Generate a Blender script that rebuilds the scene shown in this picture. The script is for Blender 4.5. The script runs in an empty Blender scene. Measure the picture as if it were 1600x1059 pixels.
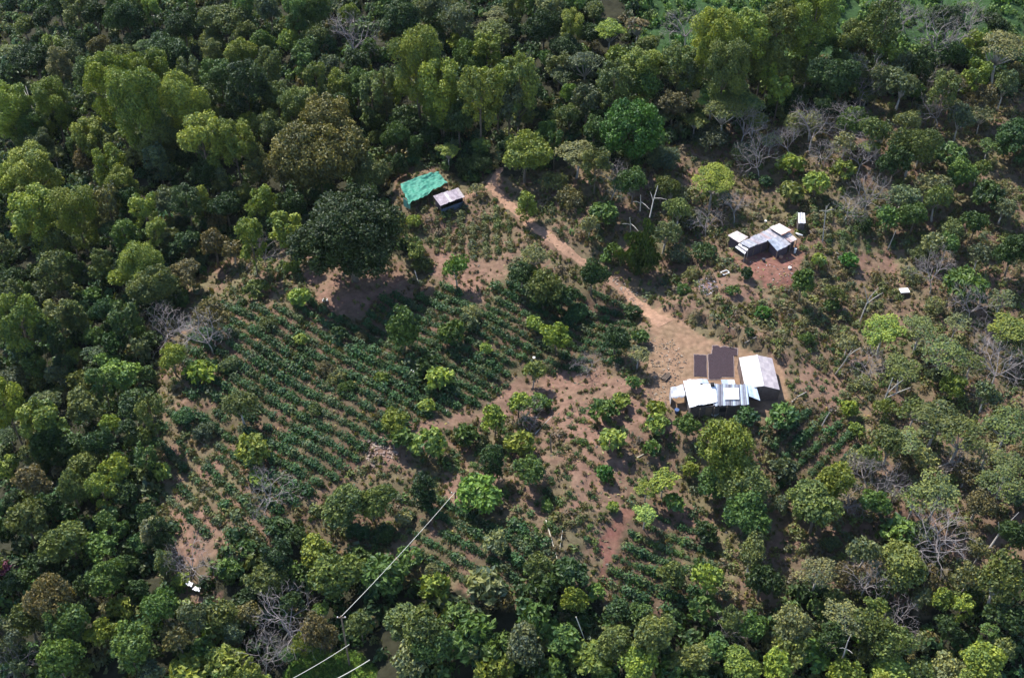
import bpy, math, random
import numpy as np
from mathutils import Vector
R_ = math.radians
rng = np.random.default_rng(7)
random.seed(7)
C = bpy.context.scene.collection
SC = bpy.context.scene

# ------------------------------------------------------------------ camera, sky, sun
W_, H_ = 1600.0, 1059.0
PITCH = R_(42.0); HFOV = R_(48.0); CAMZ = 120.0
FPX = (W_ / 2) / math.tan(HFOV / 2)
cam = bpy.data.cameras.new('camera'); camo = bpy.data.objects.new('camera', cam); C.objects.link(camo)
cam.sensor_fit = 'HORIZONTAL'; cam.angle = HFOV; cam.clip_end = 3000; cam.clip_start = 1
camo.location = (0, 0, CAMZ); camo.rotation_euler = (math.pi / 2 - PITCH, 0, 0)
SC.camera = camo
SUN_EL, SUN_AZ = R_(50), R_(-36)
world = bpy.data.worlds.new('World'); SC.world = world; world.use_nodes = True
nt = world.node_tree; bg = nt.nodes['Background']
sky = nt.nodes.new('ShaderNodeTexSky'); sky.sky_type = 'NISHITA'; sky.sun_disc = False
sky.sun_elevation = SUN_EL; sky.sun_rotation = SUN_AZ; sky.altitude = 1500
nt.links.new(sky.outputs[0], bg.inputs[0]); bg.inputs[1].default_value = 0.13
sl = bpy.data.lights.new('sun', 'SUN'); slo = bpy.data.objects.new('sun', sl); C.objects.link(slo)
sl.energy = 3.7; sl.angle = R_(0.5); sl.color = (1, 0.95, 0.87)
sdir = Vector((math.sin(SUN_AZ) * math.cos(SUN_EL), math.cos(SUN_AZ) * math.cos(SUN_EL), math.sin(SUN_EL)))
slo.rotation_euler = (-sdir).to_track_quat('-Z', 'Y').to_euler(); slo.location = (0, 100, 200)
SC.view_settings.view_transform = 'Standard'; SC.view_settings.look = 'None'
SC.view_settings.exposure = 1.25; SC.view_settings.gamma = 1
SC.render.engine = 'CYCLES'
SC.cycles.max_bounces = 5; SC.cycles.diffuse_bounces = 2; SC.cycles.glossy_bounces = 2
SC.cycles.transmission_bounces = 3; SC.cycles.transparent_max_bounces = 4

# ------------------------------------------------------------------ picture <-> place
CP, SP = math.cos(PITCH), math.sin(PITCH)
def ray(px, py):
    u = (px - W_ / 2) / FPX; v = (H_ / 2 - py) / FPX
    return np.array([u, CP + v * SP, -SP + v * CP])
def project(X, Y, Z):
    dz = Z - CAMZ
    d = Y * CP - dz * SP
    v = (Y * SP + dz * CP) / d; u = X / d
    return W_ / 2 + u * FPX, H_ / 2 - v * FPX, d
def at_z(px, py, z):
    r = ray(px, py); t = (z - CAMZ) / r[2]
    return np.array([r[0] * t, r[1] * t, z])
def sp(x):
    return np.logaddexp(0, x)
def sstep(a, b, x):
    t = np.clip((x - a) / (b - a), 0, 1); return t * t * (3 - 2 * t)
_NT = np.random.default_rng(11).uniform(-1, 1, (256, 256))
def vnoise(X, Y, s, o=0):
    x = np.asarray(X) / s + 37.3 + o * 17.1; y = np.asarray(Y) / s + 91.7 + o * 5.3; i = np.floor(x).astype(int); j = np.floor(y).astype(int)
    u = x - i; v = y - j; u = u * u * (3 - 2 * u); v = v * v * (3 - 2 * v); i &= 255; j &= 255; i2 = (i + 1) & 255; j2 = (j + 1) & 255
    return (_NT[i, j] * (1 - u) + _NT[i2, j] * u) * (1 - v) + (_NT[i, j2] * (1 - u) + _NT[i2, j2] * u) * v
def base_h(X, Y):
    h = -0.32 * 14 * sp((-X - 48) / 14)
    h = h - 0.22 * 10 * sp((95 - Y) / 10)
    h = h + 0.16 * 15 * sp((Y - 215) / 15)
    h = h + 0.13 * 8 * sp((Y - 142) / 8) * sstep(-30, 25, X) * (1 - sstep(260, 400, Y))
    h = h + 1.0 * np.sin(X / 11.0 + 1.3) * np.cos(Y / 14.0) + 0.7 * np.sin(X / 6.1 - Y / 8.3)
    h = h + 0.45 * vnoise(X, Y, 5.0, 1) + 0.20 * vnoise(X, Y, 2.1, 2) + 0.09 * vnoise(X, Y, 0.9, 3)
    return np.maximum(h, -60)
PADS = []
def add_pad(px, py, r0, r1):
    z = 0.0
    for _ in range(6):
        p = at_z(px, py, z); z = float(base_h(p[0], p[1]))
    PADS.append((p[0], p[1], z, r0, r1)); return z
Z1 = add_pad(1120, 592, 12, 20)     # farm yard
Z2 = add_pad(1196, 385, 7, 12)      # upper house
Z3 = add_pad(680, 305, 6, 10)       # net and shed
BA, BB = at_z(1030, 478, Z1), at_z(1240, 575, Z1)
def height(X, Y):
    h = base_h(X, Y)
    for (x, y, z, r0, r1) in PADS:
        w = 1 - sstep(r0, r1, np.hypot(X - x, Y - y)); h = h * (1 - w) + z * w
    d = BB - BA; L = math.hypot(d[0], d[1]); tx, ty = d[0] / L, d[1] / L
    s = (X - BA[0]) * tx + (Y - BA[1]) * ty; n = -(X - BA[0]) * ty + (Y - BA[1]) * tx
    n = n + 0.4 * np.sin(s * 1.3) + 0.2 * np.sin(s * 3.1)
    h = h + 1.5 * sstep(0, 0.7, n) * np.exp(-np.maximum(n, 0) / 9) * sstep(-2, 4, s) * (1 - sstep(L - 4, L + 2, s))
    return h
TT = np.arange(70, 900, 0.6)
def ground(px, py, dz=0.0):
    r = ray(px, py)
    X, Y, Z = r[0] * TT, r[1] * TT, CAMZ + r[2] * TT
    i = int(np.argmax(Z <= height(X, Y) + dz))
    a, b = TT[max(i - 1, 0)], TT[i]
    for _ in range(14):
        m = (a + b) / 2
        if CAMZ + r[2] * m <= height(r[0] * m, r[1] * m) + dz: b = m
        else: a = m
    x, y = r[0] * b, r[1] * b
    return np.array([x, y, float(height(x, y))])
def in_poly(px, py, poly):
    px = np.asarray(px); py = np.asarray(py); ins = np.zeros(px.shape, bool)
    n = len(poly)
    for i in range(n):
        x0, y0 = poly[i]; x1, y1 = poly[(i + 1) % n]
        if y0 == y1: continue
        c = ((y0 > py) != (y1 > py)) & (px < (x1 - x0) * (py - y0) / (y1 - y0) + x0)
        ins ^= c
    return ins
def wob(px, py, a=6, s=18.0):
    return (px + a * np.sin(py / s + 1.7) + a * .6 * np.sin(px / (s * .43) + py / (s * .6)) + a * .35 * np.sin(py / 3.1 + px / 4.7),
            py + a * np.sin(px / s + .3) + a * .6 * np.sin(py / (s * .5) - px / (s * .7)) + a * .35 * np.sin(px / 3.7 - py / 2.9))

# ------------------------------------------------------------------ materials
def new_mat(name):
    m = bpy.data.materials.new(name); m.use_nodes = True
    n = m.node_tree.nodes; return m, n, m.node_tree.links, n['Principled BSDF'], n['Material Output']
def simple(name, col, rough=0.8, noise=0.0, scale=3.0, metal=0.0, spec=0.3, vcol=False, bump=0.0):
    m, n, l, b, out = new_mat(name)
    b.inputs['Roughness'].default_value = rough; b.inputs['Metallic'].default_value = metal
    b.inputs['Specular IOR Level'].default_value = spec
    src = None
    if vcol:
        a = n.new('ShaderNodeAttribute'); a.attribute_name = 'col'; src = a.outputs['Color']
    if noise > 0:
        tc = n.new('ShaderNodeTexCoord'); t = n.new('ShaderNodeTexNoise'); t.inputs['Scale'].default_value = scale
        t.inputs['Detail'].default_value = 9; t.inputs['Roughness'].default_value = .62; l.new(tc.outputs['Object'], t.inputs['Vector'])
        mr = n.new('ShaderNodeMapRange'); mr.inputs['To Min'].default_value = 1 - noise; mr.inputs['To Max'].default_value = 1 + noise
        mr.inputs['From Min'].default_value = .3; mr.inputs['From Max'].default_value = .7
        l.new(t.outputs['Fac'], mr.inputs['Value'])
        mx = n.new('ShaderNodeMix'); mx.data_type = 'RGBA'; mx.blend_type = 'MULTIPLY'; mx.inputs['Factor'].default_value = 1
        if src: l.new(src, mx.inputs[6])
        else: mx.inputs[6].default_value = (*col, 1)
        l.new(mr.outputs[0], mx.inputs[7]); src = mx.outputs[2]
        if bump > 0:
            bp = n.new('ShaderNodeBump'); bp.inputs['Strength'].default_value = bump; bp.inputs['Distance'].default_value = 0.2
            l.new(t.outputs['Fac'], bp.inputs['Height']); l.new(bp.outputs[0], b.inputs['Normal'])
    if src: l.new(src, b.inputs['Base Color'])
    else: b.inputs['Base Color'].default_value = (*col, 1)
    return m
def leaf_mat(name, use_attr):
    m, n, l, b, out = new_mat(name)
    a = n.new('ShaderNodeAttribute'); a.attribute_name = 'tone'
    mixc = n.new('ShaderNodeMix'); mixc.data_type = 'RGBA'
    mixc.inputs[6].default_value = (0.50, 0.62, 0.80, 1); mixc.inputs[7].default_value = (1.55, 1.35, 0.80, 1)
    l.new(a.outputs['Fac'], mixc.inputs['Factor'])
    mul = n.new('ShaderNodeMix'); mul.data_type = 'RGBA'; mul.blend_type = 'MULTIPLY'; mul.inputs['Factor'].default_value = 1
    if use_attr:
        c = n.new('ShaderNodeAttribute'); c.attribute_name = 'col'; l.new(c.outputs['Color'], mul.inputs[6])
    else:
        c = n.new('ShaderNodeObjectInfo'); l.new(c.outputs['Color'], mul.inputs[6])
    l.new(mixc.outputs[2], mul.inputs[7]); l.new(mul.outputs[2], b.inputs['Base Color'])
    b.inputs['Roughness'].default_value = 0.5; b.inputs['Specular IOR Level'].default_value = 0.22
    tr = n.new('ShaderNodeBsdfTranslucent')
    tm = n.new('ShaderNodeMix'); tm.data_type = 'RGBA'; tm.blend_type = 'MULTIPLY'; tm.inputs['Factor'].default_value = 1
    l.new(mul.outputs[2], tm.inputs[6]); tm.inputs[7].default_value = (1.35, 1.3, 0.4, 1); l.new(tm.outputs[2], tr.inputs['Color'])
    ms = n.new('ShaderNodeMixShader'); ms.inputs[0].default_value = 0.17
    l.new(b.outputs[0], ms.inputs[1]); l.new(tr.outputs[0], ms.inputs[2]); l.new(ms.outputs[0], out.inputs['Surface'])
    return m
M_LEAF = leaf_mat('leaves', False); M_STUFF = leaf_mat('small_leaves', True)
M_BARK = simple('bark', (0.15, 0.12, 0.09), 0.9, 0.4, 2)
M_PALE = simple('pale_bark', (0.38, 0.345, 0.30), 0.85, 0.3, 2)
M_TWIG = simple('dead_twigs', (0.25, 0.215, 0.205), 0.9, 0.35, 1.5)
M_WOOD = simple('weathered_wood', (0.16, 0.12, 0.09), 0.85, 0.35, 4)
M_WHITE = simple('white_plastic', (0.75, 0.75, 0.74), 0.5, 0.08, 3)

# ------------------------------------------------------------------ mesh helpers
def link(o, parent=None):
    C.objects.link(o)
    if parent: o.parent = parent
    return o
def tag(o, label=None, cat=None, group=None, kind=None):
    if label: o['label'] = label
    if cat: o['category'] = cat
    if group: o['group'] = group
    if kind: o['kind'] = kind
    return o
def empty(name, loc, rz=0.0):
    o = bpy.data.objects.new(name, None); o.empty_display_size = .3; C.objects.link(o)
    o.location = tuple(float(v) for v in loc); o.rotation_euler = (0, 0, rz); return o
def mesh_np(name, V, F, mat, attrs=None, smooth=False):
    """V (n,3); F (m,k) all faces of k corners"""
    me = bpy.data.meshes.new(name); V = np.asarray(V, np.float32); F = np.asarray(F, np.int32)
    k = F.shape[1]
    me.vertices.add(len(V)); me.vertices.foreach_set('co', V.ravel())
    me.loops.add(F.size); me.loops.foreach_set('vertex_index', F.ravel())
    me.polygons.add(len(F)); me.polygons.foreach_set('loop_start', np.arange(0, F.size, k, dtype=np.int32))
    me.polygons.foreach_set('use_smooth', np.full(len(F), smooth, dtype=bool))
    me.update(calc_edges=True)
    for an, (tp, arr) in (attrs or {}).items():
        a = me.attributes.new(an, tp, 'POINT'); arr = np.asarray(arr, np.float32)
        if tp == 'FLOAT': a.data.foreach_set('value', arr.ravel())
        else:
            if arr.shape[1] == 3: arr = np.concatenate([arr, np.ones((len(arr), 1), np.float32)], 1)
            a.data.foreach_set('color', arr.ravel())
    me.materials.append(mat); me.validate(); return me
class MB:
    def __init__(s): s.v = []; s.f = []; s.c = []; s.cur = (1, 1, 1)
    def _add(s, vs, fs):
        b = len(s.v); s.v += [tuple(map(float, q)) for q in vs]; s.f += [tuple(b + i for i in f) for f in fs]; s.c += [s.cur] * len(vs)
    def tube(s, pts, rad, n=6, cap=True):
        pts = [Vector(p) for p in pts]; vs = []; fs = []
        for i, p in enumerate(pts):
            d = (pts[min(i + 1, len(pts) - 1)] - pts[max(i - 1, 0)]); d = d.normalized() if d.length > 1e-6 else Vector((0, 0, 1))
            a = d.orthogonal().normalized() if i == 0 else (a - a.dot(d) * d).normalized(); b = d.cross(a)
            for k in range(n):
                t = 2 * math.pi * k / n; vs.append(p + (a * math.cos(t) + b * math.sin(t)) * rad[i])
        for i in range(len(pts) - 1):
            for k in range(n):
                k2 = (k + 1) % n; fs.append((i * n + k, i * n + k2, (i + 1) * n + k2, (i + 1) * n + k))
        if cap:
            fs.append(tuple(range(n - 1, -1, -1))); fs.append(tuple((len(pts) - 1) * n + k for k in range(n)))
        s._add(vs, fs)
    def slab(s, top, th):
        """prism under the outline `top` (counter-clockwise from above)"""
        n = len(top); top = [Vector(tuple(map(float, p))) for p in top]
        vs = top + [p - Vector((0, 0, th)) for p in top]
        fs = [tuple(range(n)), tuple(range(2 * n - 1, n - 1, -1))]
        for i in range(n):
            j = (i + 1) % n; fs.append((i, n + i, n + j, j))
        s._add(vs, fs)
    def wall(s, a, b, z0, za, zb, th=0.08):
        a = Vector((float(a[0]), float(a[1]), 0)); b = Vector((float(b[0]), float(b[1]), 0)); d = (b - a).normalized(); n = Vector((-d.y, d.x, 0)) * th / 2
        vs = []
        for q, zt in ((a, za), (b, zb)):
            for sg in (-1, 1):
                vs.append(q + n * sg + Vector((0, 0, z0))); vs.append(q + n * sg + Vector((0, 0, zt)))
        s._add(vs, [(0, 1, 3, 2), (4, 6, 7, 5), (0, 4, 5, 1), (2, 3, 7, 6), (1, 5, 7, 3), (0, 2, 6, 4)])
    def box(s, c, sx, sy, sz, rz=0):
        ca, sa = math.cos(rz), math.sin(rz); vs = []
        for z in (0, 1):
            for x, y in ((-1, -1), (1, -1), (1, 1), (-1, 1)):
                X, Y = x * sx / 2, y * sy / 2; vs.append((c[0] + X * ca - Y * sa, c[1] + X * sa + Y * ca, c[2] + z * sz))
        s._add(vs, [(3, 2, 1, 0), (4, 5, 6, 7), (0, 1, 5, 4), (1, 2, 6, 5), (2, 3, 7, 6), (3, 0, 4, 7)])
    def build(s, name, mat, parent=None, vcol=False, smooth=False, offset=None):
        me = bpy.data.meshes.new(name)
        v = s.v if offset is None else [(a - offset[0], b - offset[1], c - offset[2]) for a, b, c in s.v]
        me.from_pydata(v, [], s.f); me.materials.append(mat)
        if smooth: me.polygons.foreach_set('use_smooth', [True] * len(me.polygons))
        if vcol:
            a = me.attributes.new('col', 'FLOAT_COLOR', 'POINT'); a.data.foreach_set('color', [x for c in s.c for x in (*c, 1)])
        me.update()
        o = bpy.data.objects.new(name, me)
        if offset is not None and parent is None: o.location = tuple(map(float, offset))
        return link(o, parent)

# ------------------------------------------------------------------ ground
CLEAR = [(235, 640), (262, 540), (300, 430), (330, 415), (440, 375), (470, 400), (640, 400), (622, 330), (600, 262), (640, 250), (720, 285), (765, 262), (800, 282), (860, 255), (960, 262),
         (1040, 235), (1090, 222), (1200, 180), (1330, 170), (1420, 150), (1620, 150), (1620, 900), (1560, 900), (1440, 960), (1260, 900), (1215, 960), (1140, 960),
         (1060, 970), (950, 950), (880, 880), (840, 900), (800, 960), (740, 930), (690, 930), (600, 880), (480, 850), (430, 860), (370, 850), (345, 900), (300, 960), (255, 900), (262, 830), (238, 740)]
PATH = [(783, 262, 7), (768, 285, 11), (778, 303, 13), (800, 325, 10), (832, 352, 11), (868, 378, 12), (905, 406, 11), (945, 432, 9), (975, 456, 11), (1005, 482, 12), (1040, 506, 18)]
PATHB = [(768, 292, 9), (745, 302, 8), (722, 310, 7)]
YARD = [(1000, 478), (1030, 484), (1062, 505), (1110, 530), (1165, 548), (1222, 562), (1232, 622), (1196, 645), (1100, 652), (1046, 640), (1020, 625), (1012, 580), (1022, 540), (1015, 505)]
RED = [[(1138, 390), (1175, 398), (1240, 384), (1258, 398), (1256, 428), (1228, 450), (1192, 455), (1172, 436), (1150, 412)],
       [(968, 795), (990, 797), (985, 815), (972, 835), (956, 862), (948, 905), (940, 905), (940, 870), (930, 850), (940, 830), (955, 820)]]
BARE = [[(560, 690), (600, 680), (630, 690), (640, 720), (610, 740), (575, 715)], [(690, 665), (760, 630), (800, 600), (870, 575), (960, 590), (1010, 600), (1030, 640), (1000, 680), (940, 700), (850, 660), (800, 650), (760, 672), (700, 680)],
        [(640, 650), (700, 662), (690, 682), (640, 672)], [(480, 430), (640, 420), (660, 460), (560, 495), (505, 470)], [(300, 715), (340, 725), (345, 750), (310, 745)],
        [(265, 800), (330, 790), (350, 860), (300, 880), (270, 850)], [(670, 400), (800, 395), (790, 430), (720, 460), (680, 430)], [(880, 720), (960, 700), (1000, 760), (960, 800), (900, 790)],
        [(800, 730), (850, 760), (870, 800), (830, 800)], [(690, 750), (720, 740), (730, 790), (700, 800)], [(1235, 590), (1310, 575), (1345, 620), (1290, 640), (1240, 620)],
        [(1330, 395), (1390, 400), (1400, 430), (1340, 440)], [(1060, 270), (1090, 255), (1100, 320), (1070, 310)], [(1000, 800), (1090, 790), (1095, 840), (1010, 835)],
        [(880, 640), (960, 650), (950, 700), (890, 690)], [(1110, 430), (1180, 440), (1190, 470), (1130, 475)], [(300, 925), (345, 930), (350, 1000), (310, 1000), (295, 960)]]
FIELD0 = [(300, 520), (345, 480), (400, 475), (500, 475), (560, 500), (610, 470), (680, 455), (760, 470), (800, 430), (880, 440), (985, 480), (985, 560), (900, 590), (840, 575), (760, 620), (690, 660), (640, 655), (600, 700), (520, 740), (480, 790), (430, 800), (340, 700), (285, 620)]
FIELD4 = [(640, 780), (700, 775), (800, 830), (850, 850), (840, 900), (780, 930), (700, 900), (640, 870)]
FIELD5 = [(965, 835), (1000, 822), (1090, 800), (1115, 850), (1100, 930), (1050, 965), (965, 950), (950, 905)]
FIELD6 = [(1200, 665), (1250, 645), (1330, 655), (1345, 700), (1290, 745), (1205, 770)]
def gx(a, b, s0, far):
    mid = np.arange(a, b, s0); k = np.cumsum(s0 * 1.25 ** np.arange(1, 22)); k = k[k < far]
    return np.concatenate([a - k[::-1], mid, b + k])
xs = gx(-100, 115, 0.55, 900); ys = gx(58, 330, 0.55, 900)
GX, GY = np.meshgrid(xs, ys); GZ = height(GX, GY)
PX, PY, PD = project(GX, GY, GZ); ok = PD > 5
PX = np.where(ok, PX, -9999); PY = np.where(ok, PY, -9999)
wx, wy = wob(PX, PY)
def fbm(X, Y, s): return 1.5 * (vnoise(X, Y, s, 4) * .6 + vnoise(X, Y, s * .45, 5) * .4 + vnoise(X, Y, s * .2, 6) * .25)
def lerp(c, d, w): return c * (1 - w[..., None]) + np.array(d) * w[..., None]
n1 = np.clip(.5 + .5 * fbm(GX, GY, 7), 0, 1); n2 = np.clip(.5 + .5 * fbm(GX + 50, GY, 2.3), 0, 1)
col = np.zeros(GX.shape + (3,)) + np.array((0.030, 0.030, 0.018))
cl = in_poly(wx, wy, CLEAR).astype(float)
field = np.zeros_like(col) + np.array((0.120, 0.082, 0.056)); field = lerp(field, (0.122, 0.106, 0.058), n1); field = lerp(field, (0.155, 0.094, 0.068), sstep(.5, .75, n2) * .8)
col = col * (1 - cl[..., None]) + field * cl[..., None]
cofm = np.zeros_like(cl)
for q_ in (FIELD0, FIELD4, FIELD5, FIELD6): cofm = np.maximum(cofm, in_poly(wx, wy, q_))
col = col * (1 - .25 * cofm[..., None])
for poly in BARE:
    col = lerp(col, (0.178, 0.106, 0.078), in_poly(wx, wy, poly) * (0.55 + .45 * n2))
col = lerp(col, (0.225, 0.142, 0.092), in_poly(*wob(PX, PY, 3), YARD) * (.65 + .3 * n2))
for poly in RED:
    col = lerp(col, (0.185, 0.080, 0.064), in_poly(*wob(PX, PY, 5, 11), poly) * (.45 + .5 * n2))
grp = in_poly(PX, PY, [(425, 1085), (455, 1035), (495, 1012), (560, 1018), (590, 1045), (575, 1085)]).astype(float); col = lerp(col, (.09, .17, .03), grp)
far_green = ((PY < 95) & (PX > 1000) & (PX < 1600)).astype(float)
col = lerp(col, (0.035, 0.07, 0.025), far_green)
ny, nx = GX.shape; idx = np.arange(nx * ny).reshape(ny, nx)
F = np.stack([idx[:-1, :-1], idx[:-1, 1:], idx[1:, 1:], idx[1:, :-1]], -1).reshape(-1, 4)
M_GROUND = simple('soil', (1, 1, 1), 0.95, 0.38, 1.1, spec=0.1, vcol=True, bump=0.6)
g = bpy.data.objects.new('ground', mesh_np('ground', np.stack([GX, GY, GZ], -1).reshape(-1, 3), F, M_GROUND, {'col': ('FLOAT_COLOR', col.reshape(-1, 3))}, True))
link(g); tag(g, kind='structure')

def ribbon(name, pl, mat, dz=0.05):
    P = []
    for i in range(len(pl) - 1):
        for k in range(8):
            t = k / 8; P.append([a * (1 - t) + b * t for a, b in zip(pl[i], pl[i + 1])])
    P.append(list(pl[-1])); c = [ground(p[0], p[1]) for p in P]; V = []; Fq = []; NC = 7
    for i, p in enumerate(P):
        d = c[min(i + 1, len(c) - 1)] - c[max(i - 1, 0)]; d[2] = 0; d = d / np.linalg.norm(d); n = np.array([-d[1], d[0], 0])
        w = p[2] * 0.088 * (1 + .18 * math.sin(i * .9) + .12 * math.sin(i * 2.3))
        for k in range(NC):
            s = (k / (NC - 1) * 2 - 1) * (w + .15 * math.sin(i * 1.7 + k)); q = c[i] + n * s
            V.append((q[0], q[1], float(height(q[0], q[1])) + (dz if 0 < k < NC - 1 else -0.05)))
    for i in range(len(P) - 1):
        for k in range(NC - 1):
            a = i * NC + k; Fq.append((a, a + NC, a + NC + 1, a + 1))
    o = bpy.data.objects.new(name, mesh_np(name, V, Fq, mat, smooth=True)); link(o); tag(o, kind='structure'); return o
M_PATH = simple('trodden_earth', (0.27, 0.165, 0.112), 0.95, 0.3, 1.3, spec=0.1, bump=0.4)
ribbon('path', PATH, M_PATH); ribbon('side_path', PATHB, M_PATH, 0.08)

# ------------------------------------------------------------------ foliage generator
def unit(v): return v / np.maximum(np.linalg.norm(v, axis=-1, keepdims=True), 1e-6)
def leaves(cent, nrm, size, rg, aspect=1.5, tone=None, droop=False):
    n = len(cent); t = unit(np.cross(nrm, unit(rg.normal(size=(n, 3)))))
    if droop: t = unit(t * .3 + np.array([0, 0, -1.0]))
    b = unit(np.cross(nrm, t)); s = (size * rg.uniform(.7, 1.35, n))[:, None]
    L = t * s * aspect * .5; Wd = b * s * .5; bow = nrm * s * .12
    V = np.stack([cent - L, cent + Wd * .9 + bow, cent + L, cent - Wd * .9 + bow], 1).reshape(-1, 3)
    F = np.arange(4 * n).reshape(-1, 4)
    if tone is None: tone = rg.uniform(0, 1, n)
    return V, F, np.repeat(tone, 4)
def lobes_for(kind, R, rg):
    """list of (centre, radii, tone)"""
    L = []
    def ball(n, cx, cz, rx, rz, lr, lo=-.35, flat=.9, fill=.78):
        ga = math.pi * (3 - 5 ** .5)
        for i in range(n):
            z = lo + (1 - lo) * (i + .5) / n; a = i * ga + rg.uniform(-.4, .4); h = math.sqrt(max(0, 1 - z * z)); q = rg.uniform(fill - .18, fill + .12)
            r = lr * rg.uniform(.7, 1.3)
            L.append((np.array([cx[0] + rx * h * math.cos(a) * q, cx[1] + rx * h * math.sin(a) * q, cz + rz * z * q]), np.array([r, r, r * flat]), rg.uniform(-.22, .22)))
    if kind == 'b':
        for q in range(rg.integers(2, 5)):   # several limbs, each carrying its own irregular head
            a = rg.uniform(0, 6.28); f = rg.uniform(.3, .62); Rq = R * rg.uniform(.4, .68)
            ball(int(8 + R * 3.2), (R * f * math.cos(a), R * f * math.sin(a)), R * rg.uniform(1.25, 1.65), Rq, Rq * rg.uniform(.75, 1.05), R * .2, lo=-.3)
        ball(int(8 + R * 2), (0, 0), 1.4 * R, R * .7, .75 * R, R * .24)
    elif kind == 'g': 
        ball(int(22 + R * 5), (0, 0), .95 * R, R * .8, .72 * R, R * .16, lo=-.5)
        for q in range(6):
            a = q * 1.05 + rg.uniform(-.3, .3); f = rg.uniform(.38, .6); Rq = R * rg.uniform(.34, .5)
            ball(int(10 + R * 1.6), (R * f * math.cos(a), R * f * math.sin(a)), R * rg.uniform(.8, 1.5), Rq, Rq * .9, R * .12, lo=-.3)
    elif kind == 'r': ball(int(50 + R * 5), (0, 0), 1.0 * R, R, .92 * R, R * .19, lo=-.6, fill=.78)
    elif kind == 's':  ball(int(9 + R * 3), (0, 0), .5 * R, R, .62 * R, R * .33, lo=-.1)
    elif kind == 'f': ball(int(16 + R * 6), (0, 0), .95 * R, R, .7 * R, R * .22, lo=-.25, flat=.7)
    elif kind == 'c': ball(26, (0, 0), 2.0 * R, R * .95, 1.85 * R, R * .33, lo=-.8)
    elif kind == 't':
        for i in range(int(24 + R * 6)):
            u = rg.uniform(0, 1) ** .7; z = R * (1.2 + 2.7 * u); rr = R * (0.4 + .75 * math.sin(math.pi * min(1, .1 + u * .72)))
            a = i * 2.4 + rg.uniform(-.4, .4); q = rg.uniform(.45, .95); r = R * rg.uniform(.17, .36) * (.75 + .4 * u)
            L.append((np.array([rr * q * math.cos(a), rr * q * math.sin(a), z]), np.array([r, r, r * 1.15]), rg.uniform(-.22, .22)))
    elif kind == 'u':
        for i in range(int(9 + R * 3)):
            a = i * 2.4 + rg.uniform(-.4, .4); q = math.sqrt((i + .5) / (9 + R * 3)) * .82; r = R * rg.uniform(.2, .38)
            z = R * (1.9 - .45 * q * q + rg.uniform(-.13, .13))
            L.append((np.array([R * q * math.cos(a), R * q * math.sin(a), z]), np.array([r, r, r * .38]), rg.uniform(-.2, .2)))
    elif kind == 'v':
        for i in range(34):
            u = (i + .5) / 34; z = R * (.4 + 2.6 * u); rr = R * (1.0 - .35 * u) * rg.uniform(.6, 1.25); a = i * 2.4; r = R * rg.uniform(.18, .36)
            ox = [(0, 0), (.55, .2), (-.45, .35)][i % 3]; z *= [1, .72, .6][i % 3]
            L.append((np.array([R * ox[0] + rr * .5 * math.cos(a), R * ox[1] + rr * .5 * math.sin(a), z]), np.array([r * .8, r * .8, r * 1.5]), rg.uniform(-.2, .2)))
    return L
LEAFSZ = dict(b=.27, g=.30, r=.34, s=.24, f=.44, c=.27, t=.27, u=.24, v=.28)
ANCH = dict(b=1.65, g=1.2, r=1.0, s=.55, f=1.05, c=2.0, t=3.4, u=1.85, x=1.45, v=1.9)
def crown_mesh(kind, R, rg, thin=1.0):
    Ls = lobes_for(kind, R, rg); Cs = np.array([l[0] for l in Ls]); Rs = np.array([l[1] for l in Ls]); Vs = []; Fs = []; Ts = []; off = 0
    sz = LEAFSZ[kind] * (0.75 if R < 1.6 else 1.0)
    for i, (c, r, tn) in enumerate(Ls):
        area = 4 * math.pi * ((r[0] * r[1] + 2 * r[0] * r[2]) / 3); n = int(max(14, .9 * thin * area / (sz * sz * .62)))
        d = unit(rg.normal(size=(n, 3))); d[:, 2] = np.where(d[:, 2] < -.2, -d[:, 2] * rg.choice([1, -1], n, p=[.55, .45]), d[:, 2])
        k = rg.uniform(.55, 1.2, n)[:, None]; p = c + d * r * k
        q = np.linalg.norm((p[:, None] - Cs[None]) / Rs[None], axis=2); q[:, i] = 9; keep = q.min(1) > .6
        p = p[keep]; d = d[keep]; m = len(p)
        if not m: continue
        up = 1.3 if kind == 'u' else (.5 if kind in 'fr' else .25)
        nr = unit(d * .8 + rg.normal(size=(m, 3)) * .68 + np.array([0, 0, up]))
        tone = np.clip(.5 + tn * 1.25 + rg.normal(0, .3, m), 0, 1)
        V, F, T = leaves(p, nr, sz, rg, 1.9 if kind in 'fv' else 1.4, tone, droop=kind == 'v')
        Vs.append(V); Fs.append(F + off); Ts.append(T); off += len(V)
    return mesh_np('crown', np.concatenate(Vs), np.concatenate(Fs), M_LEAF, {'tone': ('FLOAT', np.concatenate(Ts))}), Ls
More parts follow.
